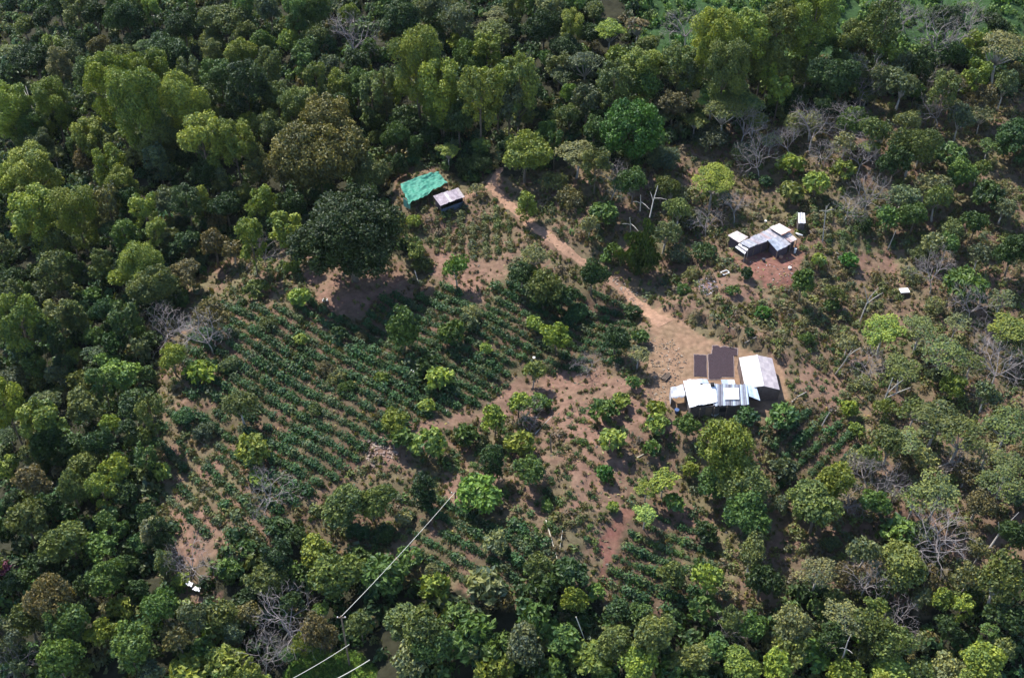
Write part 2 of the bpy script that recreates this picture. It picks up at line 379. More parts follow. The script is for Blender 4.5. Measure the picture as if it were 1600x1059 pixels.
def trunk_mesh(kind, R, Ls, rg, mat):
    m = MB(); Cs = [l[0] for l in Ls]; top = max(c[2] for c in Cs); r0 = max(.06, R * (.06 if kind != 't' else .06))
    hb = {'b': .75, 'g': .4, 'r': .3, 's': .1, 'f': .3, 'c': .5, 't': 2.6, 'u': .85, 'v': .5}[kind] * R
    lean = rg.uniform(-.1, .1, 2) * R
    fork = Vector((lean[0], lean[1], hb))
    m.tube([(0, 0, -1.2), (0, 0, 0), (lean[0] * .6, lean[1] * .6, hb * .5), fork], [r0 * 1.3, r0 * 1.15, r0 * .9, r0 * .75])
    sel = rg.permutation(len(Cs))[:{'s': 4, 'f': 6, 'u': 13, 't': 9}.get(kind, 10)]
    if kind in 'tcv': m.tube([fork, (lean[0] * 1.2, lean[1] * 1.2, top * .9)], [r0 * .75, r0 * .2])
    for j in sel:
        c = Vector(tuple(Cs[j]))
        st = fork if kind not in 'tcv' else Vector((lean[0], lean[1], max(hb * .45, c.z - R * .9)))
        mid = st.lerp(c, .5) + Vector((rg.uniform(-.1, .1) * R, rg.uniform(-.1, .1) * R, (-.08 if kind == 'u' else .05) * R))
        m.tube([st, mid, c], [r0 * .5, r0 * .33, r0 * .12], 5)
    me = bpy.data.meshes.new('trunk'); me.from_pydata(m.v, [], m.f); me.materials.append(mat); me.polygons.foreach_set('use_smooth', [True] * len(me.polygons)); return me
def bare_meshes(R, rg, dense):
    t = MB(); b = MB()
    def grow(p, d, L, r, lv):
        segs = 3; pts = [p]; rr = [r]
        for i in range(segs):
            d = (d + Vector(rg.normal(0, .16, 3)) + Vector((0, 0, .05))).normalized(); pts.append(pts[-1] + d * L / segs); rr.append(r * (1 - .35 * (i + 1) / segs))
        (t if lv == 0 else b).tube(pts, rr, 6 if lv < 2 else 4 if lv < 3 else 3, cap=lv < 2)
        if lv >= (5 if dense else 4): return
        nb = 5 if lv == 0 else 3
        for k in range(nb):
            a = 2 * math.pi * k / nb + rg.uniform(-.6, .6); s = d.orthogonal().normalized(); s2 = d.cross(s)
            nd = (d * rg.uniform(.5, 1.0) + (s * math.cos(a) + s2 * math.sin(a)) * rg.uniform(.5, 1.0)).normalized()
            st = pts[-1] if k < 2 or lv == 0 else pts[2]
            grow(st, nd, L * rg.uniform(.6, .8) * (1.15 if lv == 0 else 1), r * .62, lv + 1)
    grow(Vector((0, 0, -.8)), Vector((rg.uniform(-.15, .15), rg.uniform(-.15, .15), 1)), R * .95 + .8, max(.09, R * .055), 0)
    out = []
    for nm, m in (('trunk', t), ('branches', b)):
        me = bpy.data.meshes.new(nm); me.from_pydata(m.v, [], m.f); me.materials.append(M_PALE if not dense or nm == 'trunk' else M_TWIG); out.append(me)
    return out
CLASSES = [.8, 1.3, 2.0, 3.0, 4.4, 6.2, 8.5]; NVAR = 6; CACHE = {}
def proto(kind, R, var, pale):
    ci = int(np.argmin([abs(math.log(R / c)) for c in CLASSES])); key = (kind, ci, var, pale)
    if key not in CACHE:
        rg = np.random.default_rng(1000 + sum(map(ord, kind)) * 31 + ci * 7 + var); Rc = CLASSES[ci]
        if kind == 'x': CACHE[key] = bare_meshes(Rc, rg, not pale)
        else:
            cm, Ls = crown_mesh(kind, Rc, rg, .55 if pale and kind in 'bstu' else 1.0); CACHE[key] = (trunk_mesh(kind, Rc, Ls, rg, M_PALE if pale or kind in 'u' else M_BARK), cm)
    return CACHE[key], R / CLASSES[ci]
COL = dict(A=(.170, .158, .036), D=(.036, .074, .022), G=(.075, .142, .032), Y=(.165, .225, .026), O=(.112, .150, .040), B=(.125, .112, .052), L=(.19, .27, .045),
           S=(.092, .125, .062), T=(.040, .100, .038), P=(.155, .175, .075), M=(.15, .04, .10), K=(.045, .135, .020), W=(1, 1, 1), F=(.120, .220, .042))
TREE_TEXT = """
# upper left forest
37 35 20 b O
62 25 20 b D
90 12 20 b D
53 85 32 b D
157 68 17 b B
182 88 27 b O
207 68 17 b D
267 80 34 b D
113 85 20 s S
237 15 11 t L
200 33 28 b D
283 33 28 b D
150 27 22 b D
350 30 30 b O
383 45 22 b O
377 77 27 b Y
330 55 22 b O
12 150 30 t Y
77 143 26 t Y
233 118 27 t Y tallest yellow-green slender tree at the peak of the tall cluster at upper left
178 143 32 t Y
215 165 36 t Y
138 198 24 t Y
245 195 28 t O
290 172 28 t Y
312 150 24 t O
317 213 27 t Y
363 205 27 t Y
385 140 26 t D
267 143 18 b S
37 225 20 b O
47 250 28 t Y
13 272 24 t Y
173 262 20 t Y
190 285 20 t Y
50 325 29 t Y
113 315 31 t Y
150 337 20 b O
223 318 18 t Y
260 312 24 b S
133 250 20 b B
353 322 24 b D
383 300 16 b O
340 347 16 s B
100 185 20 b D
320 275 26 b D
290 250 22 b D
85 270 20 b D
10 200 20 b D
# top middle
420 17 24 b S
497 17 26 b G
457 37 22 b O
547 17 20 b Y
490 52 24 b O
450 63 20 b Y
473 80 24 b G
410 63 18 b G
543 67 24 xd W
577 70 16 b G
510 107 20 bp S
417 105 24 t O
430 137 22 t O
633 33 33 b D
607 55 16 b B
680 13 26 b S
717 33 28 bp S
777 17 20 u P
770 47 24 u O
740 60 18 b S
652 98 35 t Y
690 135 28 t Y
730 92 32 b G
780 123 20 b O
750 150 28 t Y
777 147 22 t Y
715 150 20 t Y
690 187 22 b G
558 127 28 b G
580 150 18 t O
560 95 22 b D
583 185 18 b G
500 222 80 g A giant olive tree with a broad billowing crown above the giant dark tree
425 205 28 b O
440 262 30 b B
575 270 30 b O
450 320 26 b D
545 352 86 g D giant dark green tree casting a deep shadow on red soil left of the fields
583 213 15 b O
630 187 26 b D
617 215 24 b G
700 232 18 u Y small flat-topped yellow-green tree just above the green net
750 225 17 b G
717 190 28 b D
750 258 20 s D
730 262 16 s D
820 225 40 b Y
623 258 11 c D
647 348 12 s L
605 270 14 s B
# top right of centre
810 130 28 t O
830 140 26 b D
900 5 15 b F
930 12 18 b O
953 40 25 u Y
995 42 18 u B
850 42 30 b D
883 65 28 b D
1015 67 20 b O
913 100 27 u S
880 118 20 u S
963 92 18 b Y
960 120 24 t O
1000 92 24 t Y
1030 97 24 b Y
1007 133 28 b G
1067 85 25 t O
1117 72 30 t Y
1135 105 30 t O
1163 63 26 t Y
1193 87 20 t O
1073 50 20 xd W
1050 128 18 b S
1053 158 26 b B reddish brown round-crowned tree above right of the big ball-shaped tree
1113 153 22 u F
890 148 20 b F
890 178 22 b O
857 200 18 b G
930 200 22 b G
987 213 47 r K big ball-shaped deep green tree standing behind the fields
903 235 26 u P
1133 173 30 u O
1167 160 25 u O
1087 185 18 u O
1112 215 22 sp S
1160 205 22 xd W
1115 275 33 u Y
990 280 27 b G
1047 297 22 bp O
823 322 15 c Y
943 330 24 f G
890 310 20 sp B
1083 345 20 s S
1197 283 10 r T
1035 252 20 s S
1003 375 28 v D dark drooping vine-covered tree beside the path under pale trunks
960 395 14 f G
1040 360 26 bp S
1060 330 22 bp O
1165 240 22 sp S
# top right
1217 40 27 t O
1270 28 30 t Y
1280 60 32 b G
1333 50 22 t O
1380 42 27 t O
1360 80 26 bp B
1385 78 18 t Y
1260 110 26 b O
1300 125 32 b D
1347 120 24 x W
1423 25 18 xd W
1453 65 28 xd W
1375 8 18 xd W
1485 22 30 b D
1520 43 18 xd W
1490 77 26 b D
1567 75 34 u P
1417 103 24 b S
1410 130 28 b S
1430 145 15 b G
1490 120 27 u B
1453 118 14 xd W
1570 135 24 b S
1540 155 24 bp B
1243 155 18 b D
1290 165 18 b D
1270 190 20 bp P
1310 203 24 xd W
1267 212 22 x W
1333 187 24 b G
1375 208 27 b O
1360 230 14 u Y
1427 232 32 b O
1400 255 28 b D
1487 243 24 f G
1500 267 26 b G
1450 285 26 b P
1467 305 28 b O
1410 300 24 b S
1592 222 34 r T dark teal ball-shaped tree at the right edge of the photo
1545 305 28 f D
1545 228 16 u G
1317 265 18 f Y
1235 257 18 f Y
1275 288 22 f L
1237 300 20 f O
1390 335 20 b G
1430 335 22 b G
1500 187 22 bp S
1535 180 18 up S
1490 350 22 b O
1525 350 20 b D
1570 320 22 b S
1470 180 16 xd W
1560 40 20 b D
1590 110 20 b B
# left
60 463 22 r S
100 470 15 b B
30 503 30 t Y
50 420 18 b D
80 365 26 b D
113 420 14 c G
153 425 18 b O
217 400 46 b Y broad yellow-green tree bulging high out of the dark left forest
236 445 36 b O
187 428 20 b Y
283 425 22 b B
333 380 26 b B
362 385 20 bp B
313 408 10 s S
250 508 21 x W starburst-shaped leafless white tree in the shade of the left forest
210 520 16 b G
160 487 22 b T
150 525 16 b G
182 540 20 b T
185 583 30 b F soft bright green feathery tree in the left forest
227 583 16 b G
165 560 18 b F
267 555 24 b Y
117 553 12 f L
315 578 22 f Y
33 545 30 b T
87 583 20 bp S
20 587 28 b S
77 623 26 b S
123 600 22 b O
130 637 30 b O
13 640 27 t Y
63 655 24 t Y
77 690 28 b D
173 663 16 b Y
207 630 28 b D
160 690 28 b D
213 683 18 b O
115 690 24 b D
327 487 26 bp B
327 522 26 xd W
375 630 30 bp O
320 677 16 s S
360 570 14 s O
399 450 17 f O
395 705 27 f Y
290 650 16 s T
290 380 20 b D
400 345 24 b D
410 395 16 xd W
20 440 22 b D
# lower left field
468 462 18 f L lime-yellow bright shrub at the upper left edge of the fields
457 420 12 s Y
630 518 20 c G column-shaped green tree standing alone in the dark coffee rows
470 530 10 f L
687 588 23 f L
665 570 20 f D
707 520 20 f G
733 505 15 f S
597 593 9 s Y
543 607 12 s G
510 580 16 sp B
525 590 14 sp P
563 527 10 s B
617 655 20 b Y
630 683 20 f G
670 695 24 f L
728 680 20 f G
773 655 22 b Y
760 546 10 f L
713 420 20 bp F
647 388 18 b O
660 415 14 s O
493 640 12 s O
667 633 12 f L
737 490 14 s P
530 520 12 f D
420 510 12 s O
835 397 22 u P
815 420 25 b D
850 450 28 b O
925 430 23 b D
880 460 20 b D
870 522 23 b Y
963 523 25 b D
997 553 17 u P
1000 525 13 f G
990 597 12 f G
947 403 10 f G
943 640 22 f G
970 625 14 f Y
957 687 19 f L
1025 640 14 f Y
1027 665 17 f L
1075 662 17 b G
1167 650 17 f T
1193 487 13 f K
1170 520 8 s D
1167 427 9 r D
1145 455 9 s G
1067 453 10 s G
833 583 18 bp O
810 627 20 b Y
843 627 16 f G
910 690 7 s G
813 693 22 f Y
837 503 14 b Y
990 487 13 f D
1020 700 13 f G
925 575 12 xd W
820 645 12 xd W
845 470 16 f D
900 490 16 s T
745 690 14 s S
# right of clearing
1327 407 13 f K
1280 408 12 f L
1253 443 21 b G
1300 475 12 f G
1305 455 16 bp O
1383 508 33 u Y bright yellow-green flat crown right of the bare slope
1440 510 28 u O
1477 545 34 u O
1413 573 27 u O
1325 535 19 u P
1490 600 20 b Y
1510 448 32 f G
1483 375 22 b G
1583 395 27 b D
1567 463 22 u S
1577 505 32 u Y
1590 535 25 u O
1557 580 27 x W pale starburst dead tree near the right edge at mid height
1467 650 38 u O
1430 640 25 u O
1500 680 33 u O
1420 682 29 u O
1577 665 32 u O
1223 648 22 f G
1327 640 14 f Y
1343 673 16 b Y
1260 530 12 s G
1460 437 18 x W
1390 695 28 bp O
1440 400 16 s S
1350 350 14 s D
1530 400 18 b S
1520 560 20 u O
1540 620 22 bp S
1460 590 14 s S
1360 580 16 xd W
# lower left forest
10 725 14 t Y
53 750 30 b B
127 725 28 b O
113 765 28 b O
180 735 24 b Y
190 768 22 b D
253 735 15 f L
167 812 22 b G
40 815 32 b O
107 840 34 b O
190 828 16 b G
215 850 18 b T
160 853 26 b G
163 902 34 b G
197 880 18 b G
8 885 14 b M magenta-flowering tree at the left edge of the photo
83 935 42 b B
40 965 34 b O
100 975 35 b G
20 1022 22 xd W
90 1030 38 b G
187 950 20 f Y
253 945 32 b G
157 985 22 b Y
207 1000 36 b G
280 1000 27 bp B
347 955 27 b O
293 875 21 xd W
257 880 15 c O
283 905 14 f L
317 1010 18 f G
293 1045 26 f Y
353 1035 30 f Y
360 890 18 f G
383 855 16 f G
385 960 24 bp B
127 1050 18 b O
235 1050 20 b S
230 800 18 b D
215 915 16 b D
10 830 20 b D
20 910 20 b D
60 880 20 b D
# bottom left centre
415 765 20 xd W
402 745 14 f Y
543 780 37 b O
580 785 28 b O
435 823 22 f D
463 835 18 b D
490 853 23 b Y
420 900 32 b O
517 893 40 b O
560 870 20 f G
600 905 34 f G
435 975 30 xd W dense pinkish grey leafless tree near the bottom left
497 985 30 b B
500 950 15 b F
563 975 28 b O
625 975 32 b O
660 985 37 b O
683 1008 34 b G
640 1035 28 b P
448 1020 16 b G
410 1035 22 xd W
663 770 17 c D
747 770 35 f F lime green wide big-leaved tree at the upper end of the bright wire
773 847 19 f P
770 727 18 c D
630 808 12 f P
677 890 14 f P
680 918 24 f Y
757 915 27 f P
770 938 26 sp B
743 985 28 f G
777 1015 25 f G
765 1050 25 f Y
713 960 20 f G
715 1010 25 f G
640 870 20 f G
600 835 18 s D
560 830 16 s T
390 930 16 b D
# bottom centre and right
827 728 26 b G
945 741 13 r K
855 791 9 f G
958 790 9 f L
1010 760 18 u Y
1037 750 21 u Y
1053 786 16 f F
1008 803 18 u L
1080 733 13 f Y
1143 698 44 b Y
1158 745 40 b O big tall round tree standing directly below the farmhouse and casting deep shade
1165 800 34 b G
1120 745 26 b G
1103 830 18 f D
1175 865 29 b O
1190 905 28 b D
1048 902 23 b O
1107 908 27 b Y
1100 950 25 f G
845 885 22 b O
890 895 29 f D
850 920 24 f D
900 940 22 b Y
930 925 14 f F
838 968 26 f G
818 1008 33 b S
877 995 30 f G
967 950 22 b D
1000 960 20 b G
967 1000 32 b O
1027 990 35 b O
1000 1035 34 b Y
925 1025 30 f Y
1083 1025 33 b O
1133 985 12 xd W
1120 1010 28 b G
1160 1040 30 b Y
1175 975 24 b G
1053 1050 26 f G
860 1050 24 f G
905 970 18 f D
1310 753 31 b Y
1277 790 39 b O
1250 770 22 b O
1225 735 20 f S
1220 790 15 s S
1362 745 18 x W
1330 795 11 x W
1367 787 20 b G
1407 830 25 f F
1280 890 31 u P
1317 900 20 sp B
1350 860 27 b S
1417 880 38 b O
1395 905 26 b O
1465 770 36 u O
1430 780 26 u O
1483 850 33 x W big pale grey leafless tree spreading over brown ground at lower right
1570 750 34 u O
1530 780 27 bp B
1592 775 16 b S
1585 840 28 b D
1560 915 38 b O
1510 905 26 b P
1473 940 20 b Y
1483 985 24 b D
1403 970 20 x W small white leafless tree with a starry crown at lower right
1320 965 31 u P
1367 985 32 b O
1400 1005 34 b O
1233 975 34 b P
1275 950 14 f G
1235 1015 29 b O
1273 1020 24 f F
1215 1050 28 b Y
1317 1050 28 b Y
1400 1045 27 b L
1440 1005 14 s S
1483 1045 25 b P
1540 1025 35 b Y
1567 1015 25 b O
1583 965 28 b D
1360 713 20 bp O
1410 725 18 sp B
1580 716 28 u O
1345 1020 18 b O
1450 900 18 b B
1510 740 18 bp B
1300 850 14 s S
1440 1050 22 b O
1320 330 15 xd W
1355 310 18 xd W
1290 240 16 xd W
1345 255 16 xd W
1240 225 16 xd W
1190 255 18 xd W
1150 330 15 xd W
1105 350 16 xd W
1205 215 18 up P
1320 225 18 bp P
1180 180 22 bp O
1245 190 20 bp P
1420 190 20 bp P
1440 230 18 up P
1530 265 18 bp O
1455 385 18 bp P
1425 430 14 sp P
1495 505 20 up P
1460 480 16 sp P
1540 530 16 xd W
1450 720 22 bp P
1500 720 18 xd W
1545 700 22 up P
1340 720 18 sp P
1385 760 18 xd W
1440 830 18 bp S
1530 860 22 bp P
1350 920 22 xd W
1440 930 20 bp P
1300 930 18 bp O
1385 640 18 sp O
1350 600 16 sp P
1520 480 18 xd W
1120 310 20 sp S
1075 310 20 sp P
1000 240 14 sp P
955 290 18 xd W
865 285 20 sp P
745 300 12 sp P
600 345 16 bp O
920 350 16 bp P
1060 400 18 sp S
1100 395 18 sp D
1080 430 14 sp P
"""
COL = {k: tuple(.87 * v + .13 * (c[0] * .3 + c[1] * .6 + c[2] * .1) for v in c) for k, c in COL.items()}
TREES = [l.split() for l in TREE_TEXT.strip().splitlines() if l.strip() and not l.startswith('#')]
KN = dict(b=('broadleaf_tree', 'tree', 'round-crowned tree'), g=('giant_tree', 'tree', 'giant spreading tree'), r=('dense_tree', 'tree', 'dense ball-shaped tree'), s=('shrub', 'shrub', 'low shrub'),
          f=('fruit_tree', 'tree', 'big-leaved small tree'), c=('column_tree', 'tree', 'column-shaped tree'), t=('slender_tree', 'tree', 'tall slender tree'), u=('umbrella_tree', 'tree', 'flat-topped umbrella tree'),
          x=('bare_tree', 'tree', 'leafless branching tree'), v=('vine_covered_tree', 'tree', 'drooping vine-covered tree'))
CN = dict(A='olive', D='dark green', G='mid green', Y='yellow-green', O='olive', B='brownish', L='lime green', S='grey-green', T='blue-green', P='pale olive', M='magenta-flowered', K='deep glossy green', W='pale grey', F='fresh green')
LM = [('the green net', 660, 293), ('the small metal-roofed shed', 701, 308), ('the upper house', 1195, 375), ('the tiny outhouse', 1253, 341), ('the white-roofed farmhouse', 1118, 612),
      ('the gabled drying shed', 1186, 583), ('the drying patios', 1120, 567), ('the red gully', 955, 840), ('the giant olive tree', 500, 225), ('the giant dark tree', 545, 360),
      ('the column-shaped tree', 630, 525), ('the big ball-shaped tree', 987, 213), ('the path junction', 770, 295), ('the middle of the path', 905, 405), ('the yard cutting', 1090, 520),
      ('the top left corner', 20, 15), ('the top right corner', 1580, 15), ('the bottom left corner', 15, 1045), ('the bottom right corner', 1585, 1045), ('the lime tree by the wire', 747, 770),
      ('the wire post', 530, 962), ('the white cloths', 308, 928), ('the magenta tree', 8, 888), ('the big pale dead tree', 1483, 850), ('the starburst dead tree', 250, 510),
      ('the lime-yellow shrub', 468, 460), ('the right edge ball tree', 1592, 222), ('the lower wooden poles', 865, 845), ('the tall tree below the farmhouse', 1150, 740), ('the pinkish bare tree', 435, 975),
      ('the coffee rows at left centre', 500, 620), ('the white box', 1411, 457), ('the leaning pale trunk', 1380, 620), ('the bright green tree at left', 183, 583), ('the big left forest tree', 217, 405),
      ('the tall trees at upper left', 200, 160), ('the tall tree near the top centre', 652, 105), ('the reddish tree', 1053, 160), ('the ferny slope', 1250, 20), ('the bottom grass patch', 510, 1045),
      ('the small coffee plot', 1275, 690), ('the bottom right coffee rows', 1040, 880), ('the left edge centre', 10, 520), ('the top edge centre', 800, 8), ('the upper left dead trunk', 57, 180),
      ('the cut logs', 825, 655), ('the right edge centre', 1590, 480), ('the bottom edge centre', 800, 1050), ('the right lower olive trees', 1417, 880), ('the left lower olive tree', 83, 935)]
FR = random.Random(5); taken = [(float(t[0]), float(t[1]), float(t[2])) for t in TREES]; tries = 0; nfill = 0
while nfill < 190 and tries < 9000:   # the rest of the close forest at the left, top and bottom
    tries += 1; x, y = FR.uniform(-30, 1600), FR.uniform(-15, 1075); r = FR.uniform(12, 21)
    if bool(in_poly(np.array([x]), np.array([y]), CLEAR)[0]) or (y < 70 and x > 1010) or 425 < x < 590 and y > 1000 or (595 < x < 860 and 235 < y < 340): continue
    if y > 850 and FR.random() < .5: continue
    if any((x - a) ** 2 + (y - b) ** 2 < ((c + r) * .62) ** 2 for a, b, c in taken): continue
    taken.append((x, y, r)); nfill += 1; q = FR.random()
    TREES.append([str(x), str(y), str(r), 't' if q < .55 else 'c' if q < .68 else 'u' if q < .8 else 'f' if q < .9 else 'b', FR.choice('OYYGGDDOSP' if q > .12 else 'YOS')])
recs = []
for i, t in enumerate(TREES):
    x, y, r, kd, ck = float(t[0]), float(t[1]), float(t[2]), t[3][0], t[4]
    pale = len(t[3]) > 1 and t[3][1] == 'p'
    if x > 1130 and kd in 'ub' and ck in 'OPBS' and (int(x) * 7 + int(y)) % 10 < 7: pale = True
    Rm = r * 0.1
    for _ in range(4):
        p = ground(x, y, ANCH[kd] * Rm); d = p[1] * CP - (p[2] + ANCH[kd] * Rm - CAMZ) * SP; Rm = r * 1.08 * d / FPX
    recs.append(dict(x=x, y=y, r=r, k=kd, c=ck, R=Rm, p=p, pale=pale, own=' '.join(t[5:])))
def size_word(r): return 'small' if r['R'] < 1.7 else ('large' if r['R'] > 4.2 else '')
def direction(dx, dy):
    if abs(dx) + abs(dy) < 14: return 'at'
    a = math.degrees(math.atan2(-dy, dx)) % 360
    return ['right of', 'above right of', 'above', 'above left of', 'left of', 'below left of', 'below', 'below right of'][int((a + 22.5) // 45) % 8]
cells = {}
for r in recs:
    if r['own']: r['label'] = r['own']; continue
    nm, lx, ly = min(LM, key=lambda l: (l[1] - r['x']) ** 2 + (l[2] - r['y']) ** 2)
    look = ' '.join(filter(None, [size_word(r), CN[r['c']], KN[r['k']][2]])); w = direction(r['x'] - lx, r['y'] - ly)
    r['d'] = math.hypot(r['x'] - lx, r['y'] - ly); cells.setdefault((look, w, nm), []).append(r)
for (look, w, nm), L in cells.items():
    L.sort(key=lambda r: r['d'])
    for i, r in enumerate(L):
        pre = '' if len(L) == 1 else ('nearer ' if i == 0 else 'farther ') if len(L) == 2 else ['nearest ', 'second nearest ', 'third nearest ', 'fourth nearest ', 'fifth nearest ', 'sixth nearest ', 'farthest '][min(i, 6)]
        r['label'] = f'{pre}{look} {w} {nm}'
GRP = dict(b='round-crowned trees', g='giant trees', r='dense ball trees', s='shrubs', f='big-leaved small trees', c='column trees', t='tall slender forest trees', u='umbrella trees', x='leafless trees', v='vine trees')
for i, r in enumerate(recs):
    (tm, cm), s = proto(r['k'], r['R'], i % NVAR, r['pale'])
    e = empty(KN[r['k']][0], r['p'], random.uniform(0, 6.28)); tag(e, r['label'], KN[r['k']][1], GRP[r['k']])
    av = {'b': .16, 'u': .15, 't': .15, 'g': .05, 's': .2, 'f': .12, 'x': .1}.get(r['k'], .05)
    sc_ = (s * random.uniform(1 - av, 1 + av), s * random.uniform(1 - av, 1 + av), s * random.uniform(.9, 1.1 + av)); e.scale = sc_
    link(bpy.data.objects.new('trunk' if r['k'] != 's' else 'stems', tm), e)
    c = link(bpy.data.objects.new('branches' if r['k'] == 'x' else 'crown', cm), e)
    cc = COL[r['c']]; j = random.uniform(.78, 1.2) * (.62 if r['k'] == 'g' and r['c'] == 'D' else 1); c.color = (cc[0] * j * random.uniform(.92, 1.08), cc[1] * j, cc[2] * j * random.uniform(.85, 1.15), 1)

# ------------------------------------------------------------------ leaf clumps that nobody counts
def clump_templates(n, per, leaf, kind, seed):
    out = []; rg = np.random.default_rng(seed)
    for _ in range(n):
        if kind == 'tuft':
            a = rg.uniform(0, 6.28, per); q = rg.uniform(0, .5, per); c = np.stack([q * np.cos(a), q * np.sin(a), rg.uniform(.1, .75, per)], 1)
            nr = unit(np.stack([np.cos(a), np.sin(a), rg.uniform(-.1, .9, per)], 1) + rg.normal(0, .3, (per, 3)))
            V, F, T = leaves(c, nr, leaf, rg, 1.9)
        else:
            d = unit(rg.normal(size=(per, 3))); d[:, 2] = np.abs(d[:, 2]) * 1.1 - .15; k = rg.uniform(.45, 1.1, per)[:, None]
            k *= (.75 + .3 * np.sin(3 * np.arctan2(d[:, 1], d[:, 0]) + rg.uniform(0, 6)))[:, None] ** .5
            c = d * k * np.array([1, 1, .85]) + np.array([0, 0, .25]); nr = unit(d + rg.normal(0, .45, (per, 3)) + np.array([0, 0, .35])); V, F, T = leaves(c, nr, leaf, rg, 1.5)
        out.append((V, T))
    return out
def scatter(name, pts, sizes, cols, templates, label, rg, zs=1.0):
    n = len(pts); ti = rg.integers(0, len(templates), n); Vs = []; Ts = []; Cs = []
    for k, (V, T) in enumerate(templates):
        I = np.where(ti == k)[0]
        if not len(I): continue
        a = rg.uniform(0, 6.28, len(I)); ca, sa = np.cos(a), np.sin(a); s = sizes[I]
        X = V[None, :, 0] * ca[:, None] - V[None, :, 1] * sa[:, None]; Y = V[None, :, 0] * sa[:, None] + V[None, :, 1] * ca[:, None]
        P = np.stack([X * s[:, None], Y * s[:, None], V[None, :, 2] * s[:, None] * zs * rg.uniform(.8, 1.2, len(I))[:, None]], -1) + pts[I][:, None, :]
        Vs.append(P.reshape(-1, 3)); t = np.clip(T[None, :] * .7 + rg.uniform(0, .3, len(I))[:, None], 0, 1); Ts.append(t.ravel()); Cs.append(np.repeat(cols[I], V.shape[0], axis=0))
    V = np.concatenate(Vs)
    o = bpy.data.objects.new(name, mesh_np(name, V, np.arange(len(V)).reshape(-1, 4), M_STUFF, {'tone': ('FLOAT', np.concatenate(Ts)), 'col': ('FLOAT_COLOR', np.concatenate(Cs))}))
    link(o); tag(o, label, None, None, 'stuff'); return o
def rand_ground(n, x0, x1, y0, y1):
    X = rng.uniform(x0, x1, n); Y = rng.uniform(y0, y1, n); Z = height(X, Y); px, py, d = project(X, Y, Z); return np.stack([X, Y, Z], 1), px, py
def pick(cols, n, jit=.2):
    c = np.array([COL[k] if k in COL else EXTRA[k] for k in cols]); c = c[rng.integers(0, len(c), n)]; return c * rng.uniform(1 - jit, 1 + jit, (n, 1)) * rng.uniform(.93, 1.07, (n, 3))
EXTRA = dict(a=(.17, .135, .08), b=(.13, .105, .065), c=(.11, .115, .05), d=(.15, .125, .10), e=(.19, .18, .08))
P, px, py = rand_ground(26000, -135, 150, 50, 350)
vis = (px > -160) & (px < 1760) & (py > -160) & (py < 1200)
inc = in_poly(*wob(px, py, 8), CLEAR)
GR_ = [(425, 1085), (455, 1035), (495, 1012), (560, 1018), (590, 1045), (575, 1085)]
sel = vis & ~inc & ~in_poly(px, py, GR_)
Pf = P[sel]; n = len(Pf); c = pick(list('DDDDGGSTTDOB'), n, .3); fg = (py[sel] < 95) & (px[sel] > 1000)
c[fg] = pick(list('GFFKF'), int(fg.sum()), .2)
sz = rng.uniform(.7, 1.9, n); sz[fg] *= .75
scatter('forest_undergrowth', Pf, sz, c, clump_templates(8, 80, .28, 'bush', 3), 'dark shrubs and saplings massed under the forest trees', rng, 1.25)
P, px, py = rand_ground(40000, -45, -8, 58, 92); sel = in_poly(*wob(px, py, 4), GR_); n = int(sel.sum())
scatter('grass_patch', P[sel], rng.uniform(.2, .5, n), pick(list('FLG'), n, .15), clump_templates(5, 10, .25, 'tuft', 6), 'bright green grass patch at the bottom edge', rng)
# weeds and dry brush over the cleared hillside
P, px, py = rand_ground(95000, -75, 120, 60, 290)
no = in_poly(px, py, YARD) | in_poly(px, py, RED[0]) | in_poly(px, py, RED[1])
for pl in (PATH, PATHB):
    for a, b in zip(pl[:-1], pl[1:]):
        t = np.clip(((px - a[0]) * (b[0] - a[0]) + (py - a[1]) * (b[1] - a[1])) / ((b[0] - a[0]) ** 2 + (b[1] - a[1]) ** 2), 0, 1)
        no |= np.hypot(px - a[0] - t * (b[0] - a[0]), py - a[1] - t * (b[1] - a[1])) < a[2] * .8
bar = np.zeros(len(P), bool)
for b in BARE: bar |= in_poly(*wob(px, py, 8), b)
FP = [FIELD0, FIELD4, FIELD5, FIELD6]; cof = np.zeros(len(P), bool)
for q_ in FP: cof |= in_poly(px, py, q_)
dens = (.5 + .5 * fbm(P[:, 0], P[:, 1], 4)) * np.where(cof, .6, 1); inc = in_poly(*wob(px, py, 8), CLEAR)
sel = inc & ~no & (rng.uniform(0, 1, len(P)) < np.where(bar, .22, np.where(cof, .3, .45) + .6 * np.clip(dens, 0, 1)))
Pw = P[sel]; n = len(Pw)
sl_ = inc & (rng.uniform(0, 1, len(P)) < .33) & ~in_poly(px, py, YARD)
Pl = P[sl_] + np.array([0, 0, .05]); nl = len(Pl)
V, F_, T_ = leaves(Pl, unit(rng.normal(0, .25, (nl, 3)) + np.array([0, 0, 1])), .27, rng, 2.0)
lo = bpy.data.objects.new('leaf_litter', mesh_np('leaf_litter', V, F_, M_STUFF, {'tone': ('FLOAT', T_), 'col': ('FLOAT_COLOR', np.repeat(pick(list('aabbdeB'), nl, .45), 4, axis=0))})); link(lo); tag(lo, 'dead leaves and twigs lying over the bare soil', kind='stuff')
scatter('weeds', Pw, rng.uniform(.28, .78, n), pick(list('aabcceeedOSGP'), n, .25), clump_templates(8, 16, .34, 'tuft', 5), 'dry weeds and grass tufts over the cleared hillside', rng)
right = sstep(1050, 1250, px) ; sel = inc & ~no & ~bar & ~cof & (rng.uniform(0, 1, len(P)) < (.09 + .08 * right) * (dens > .3)); Pw = P[sel]; n = len(Pw)
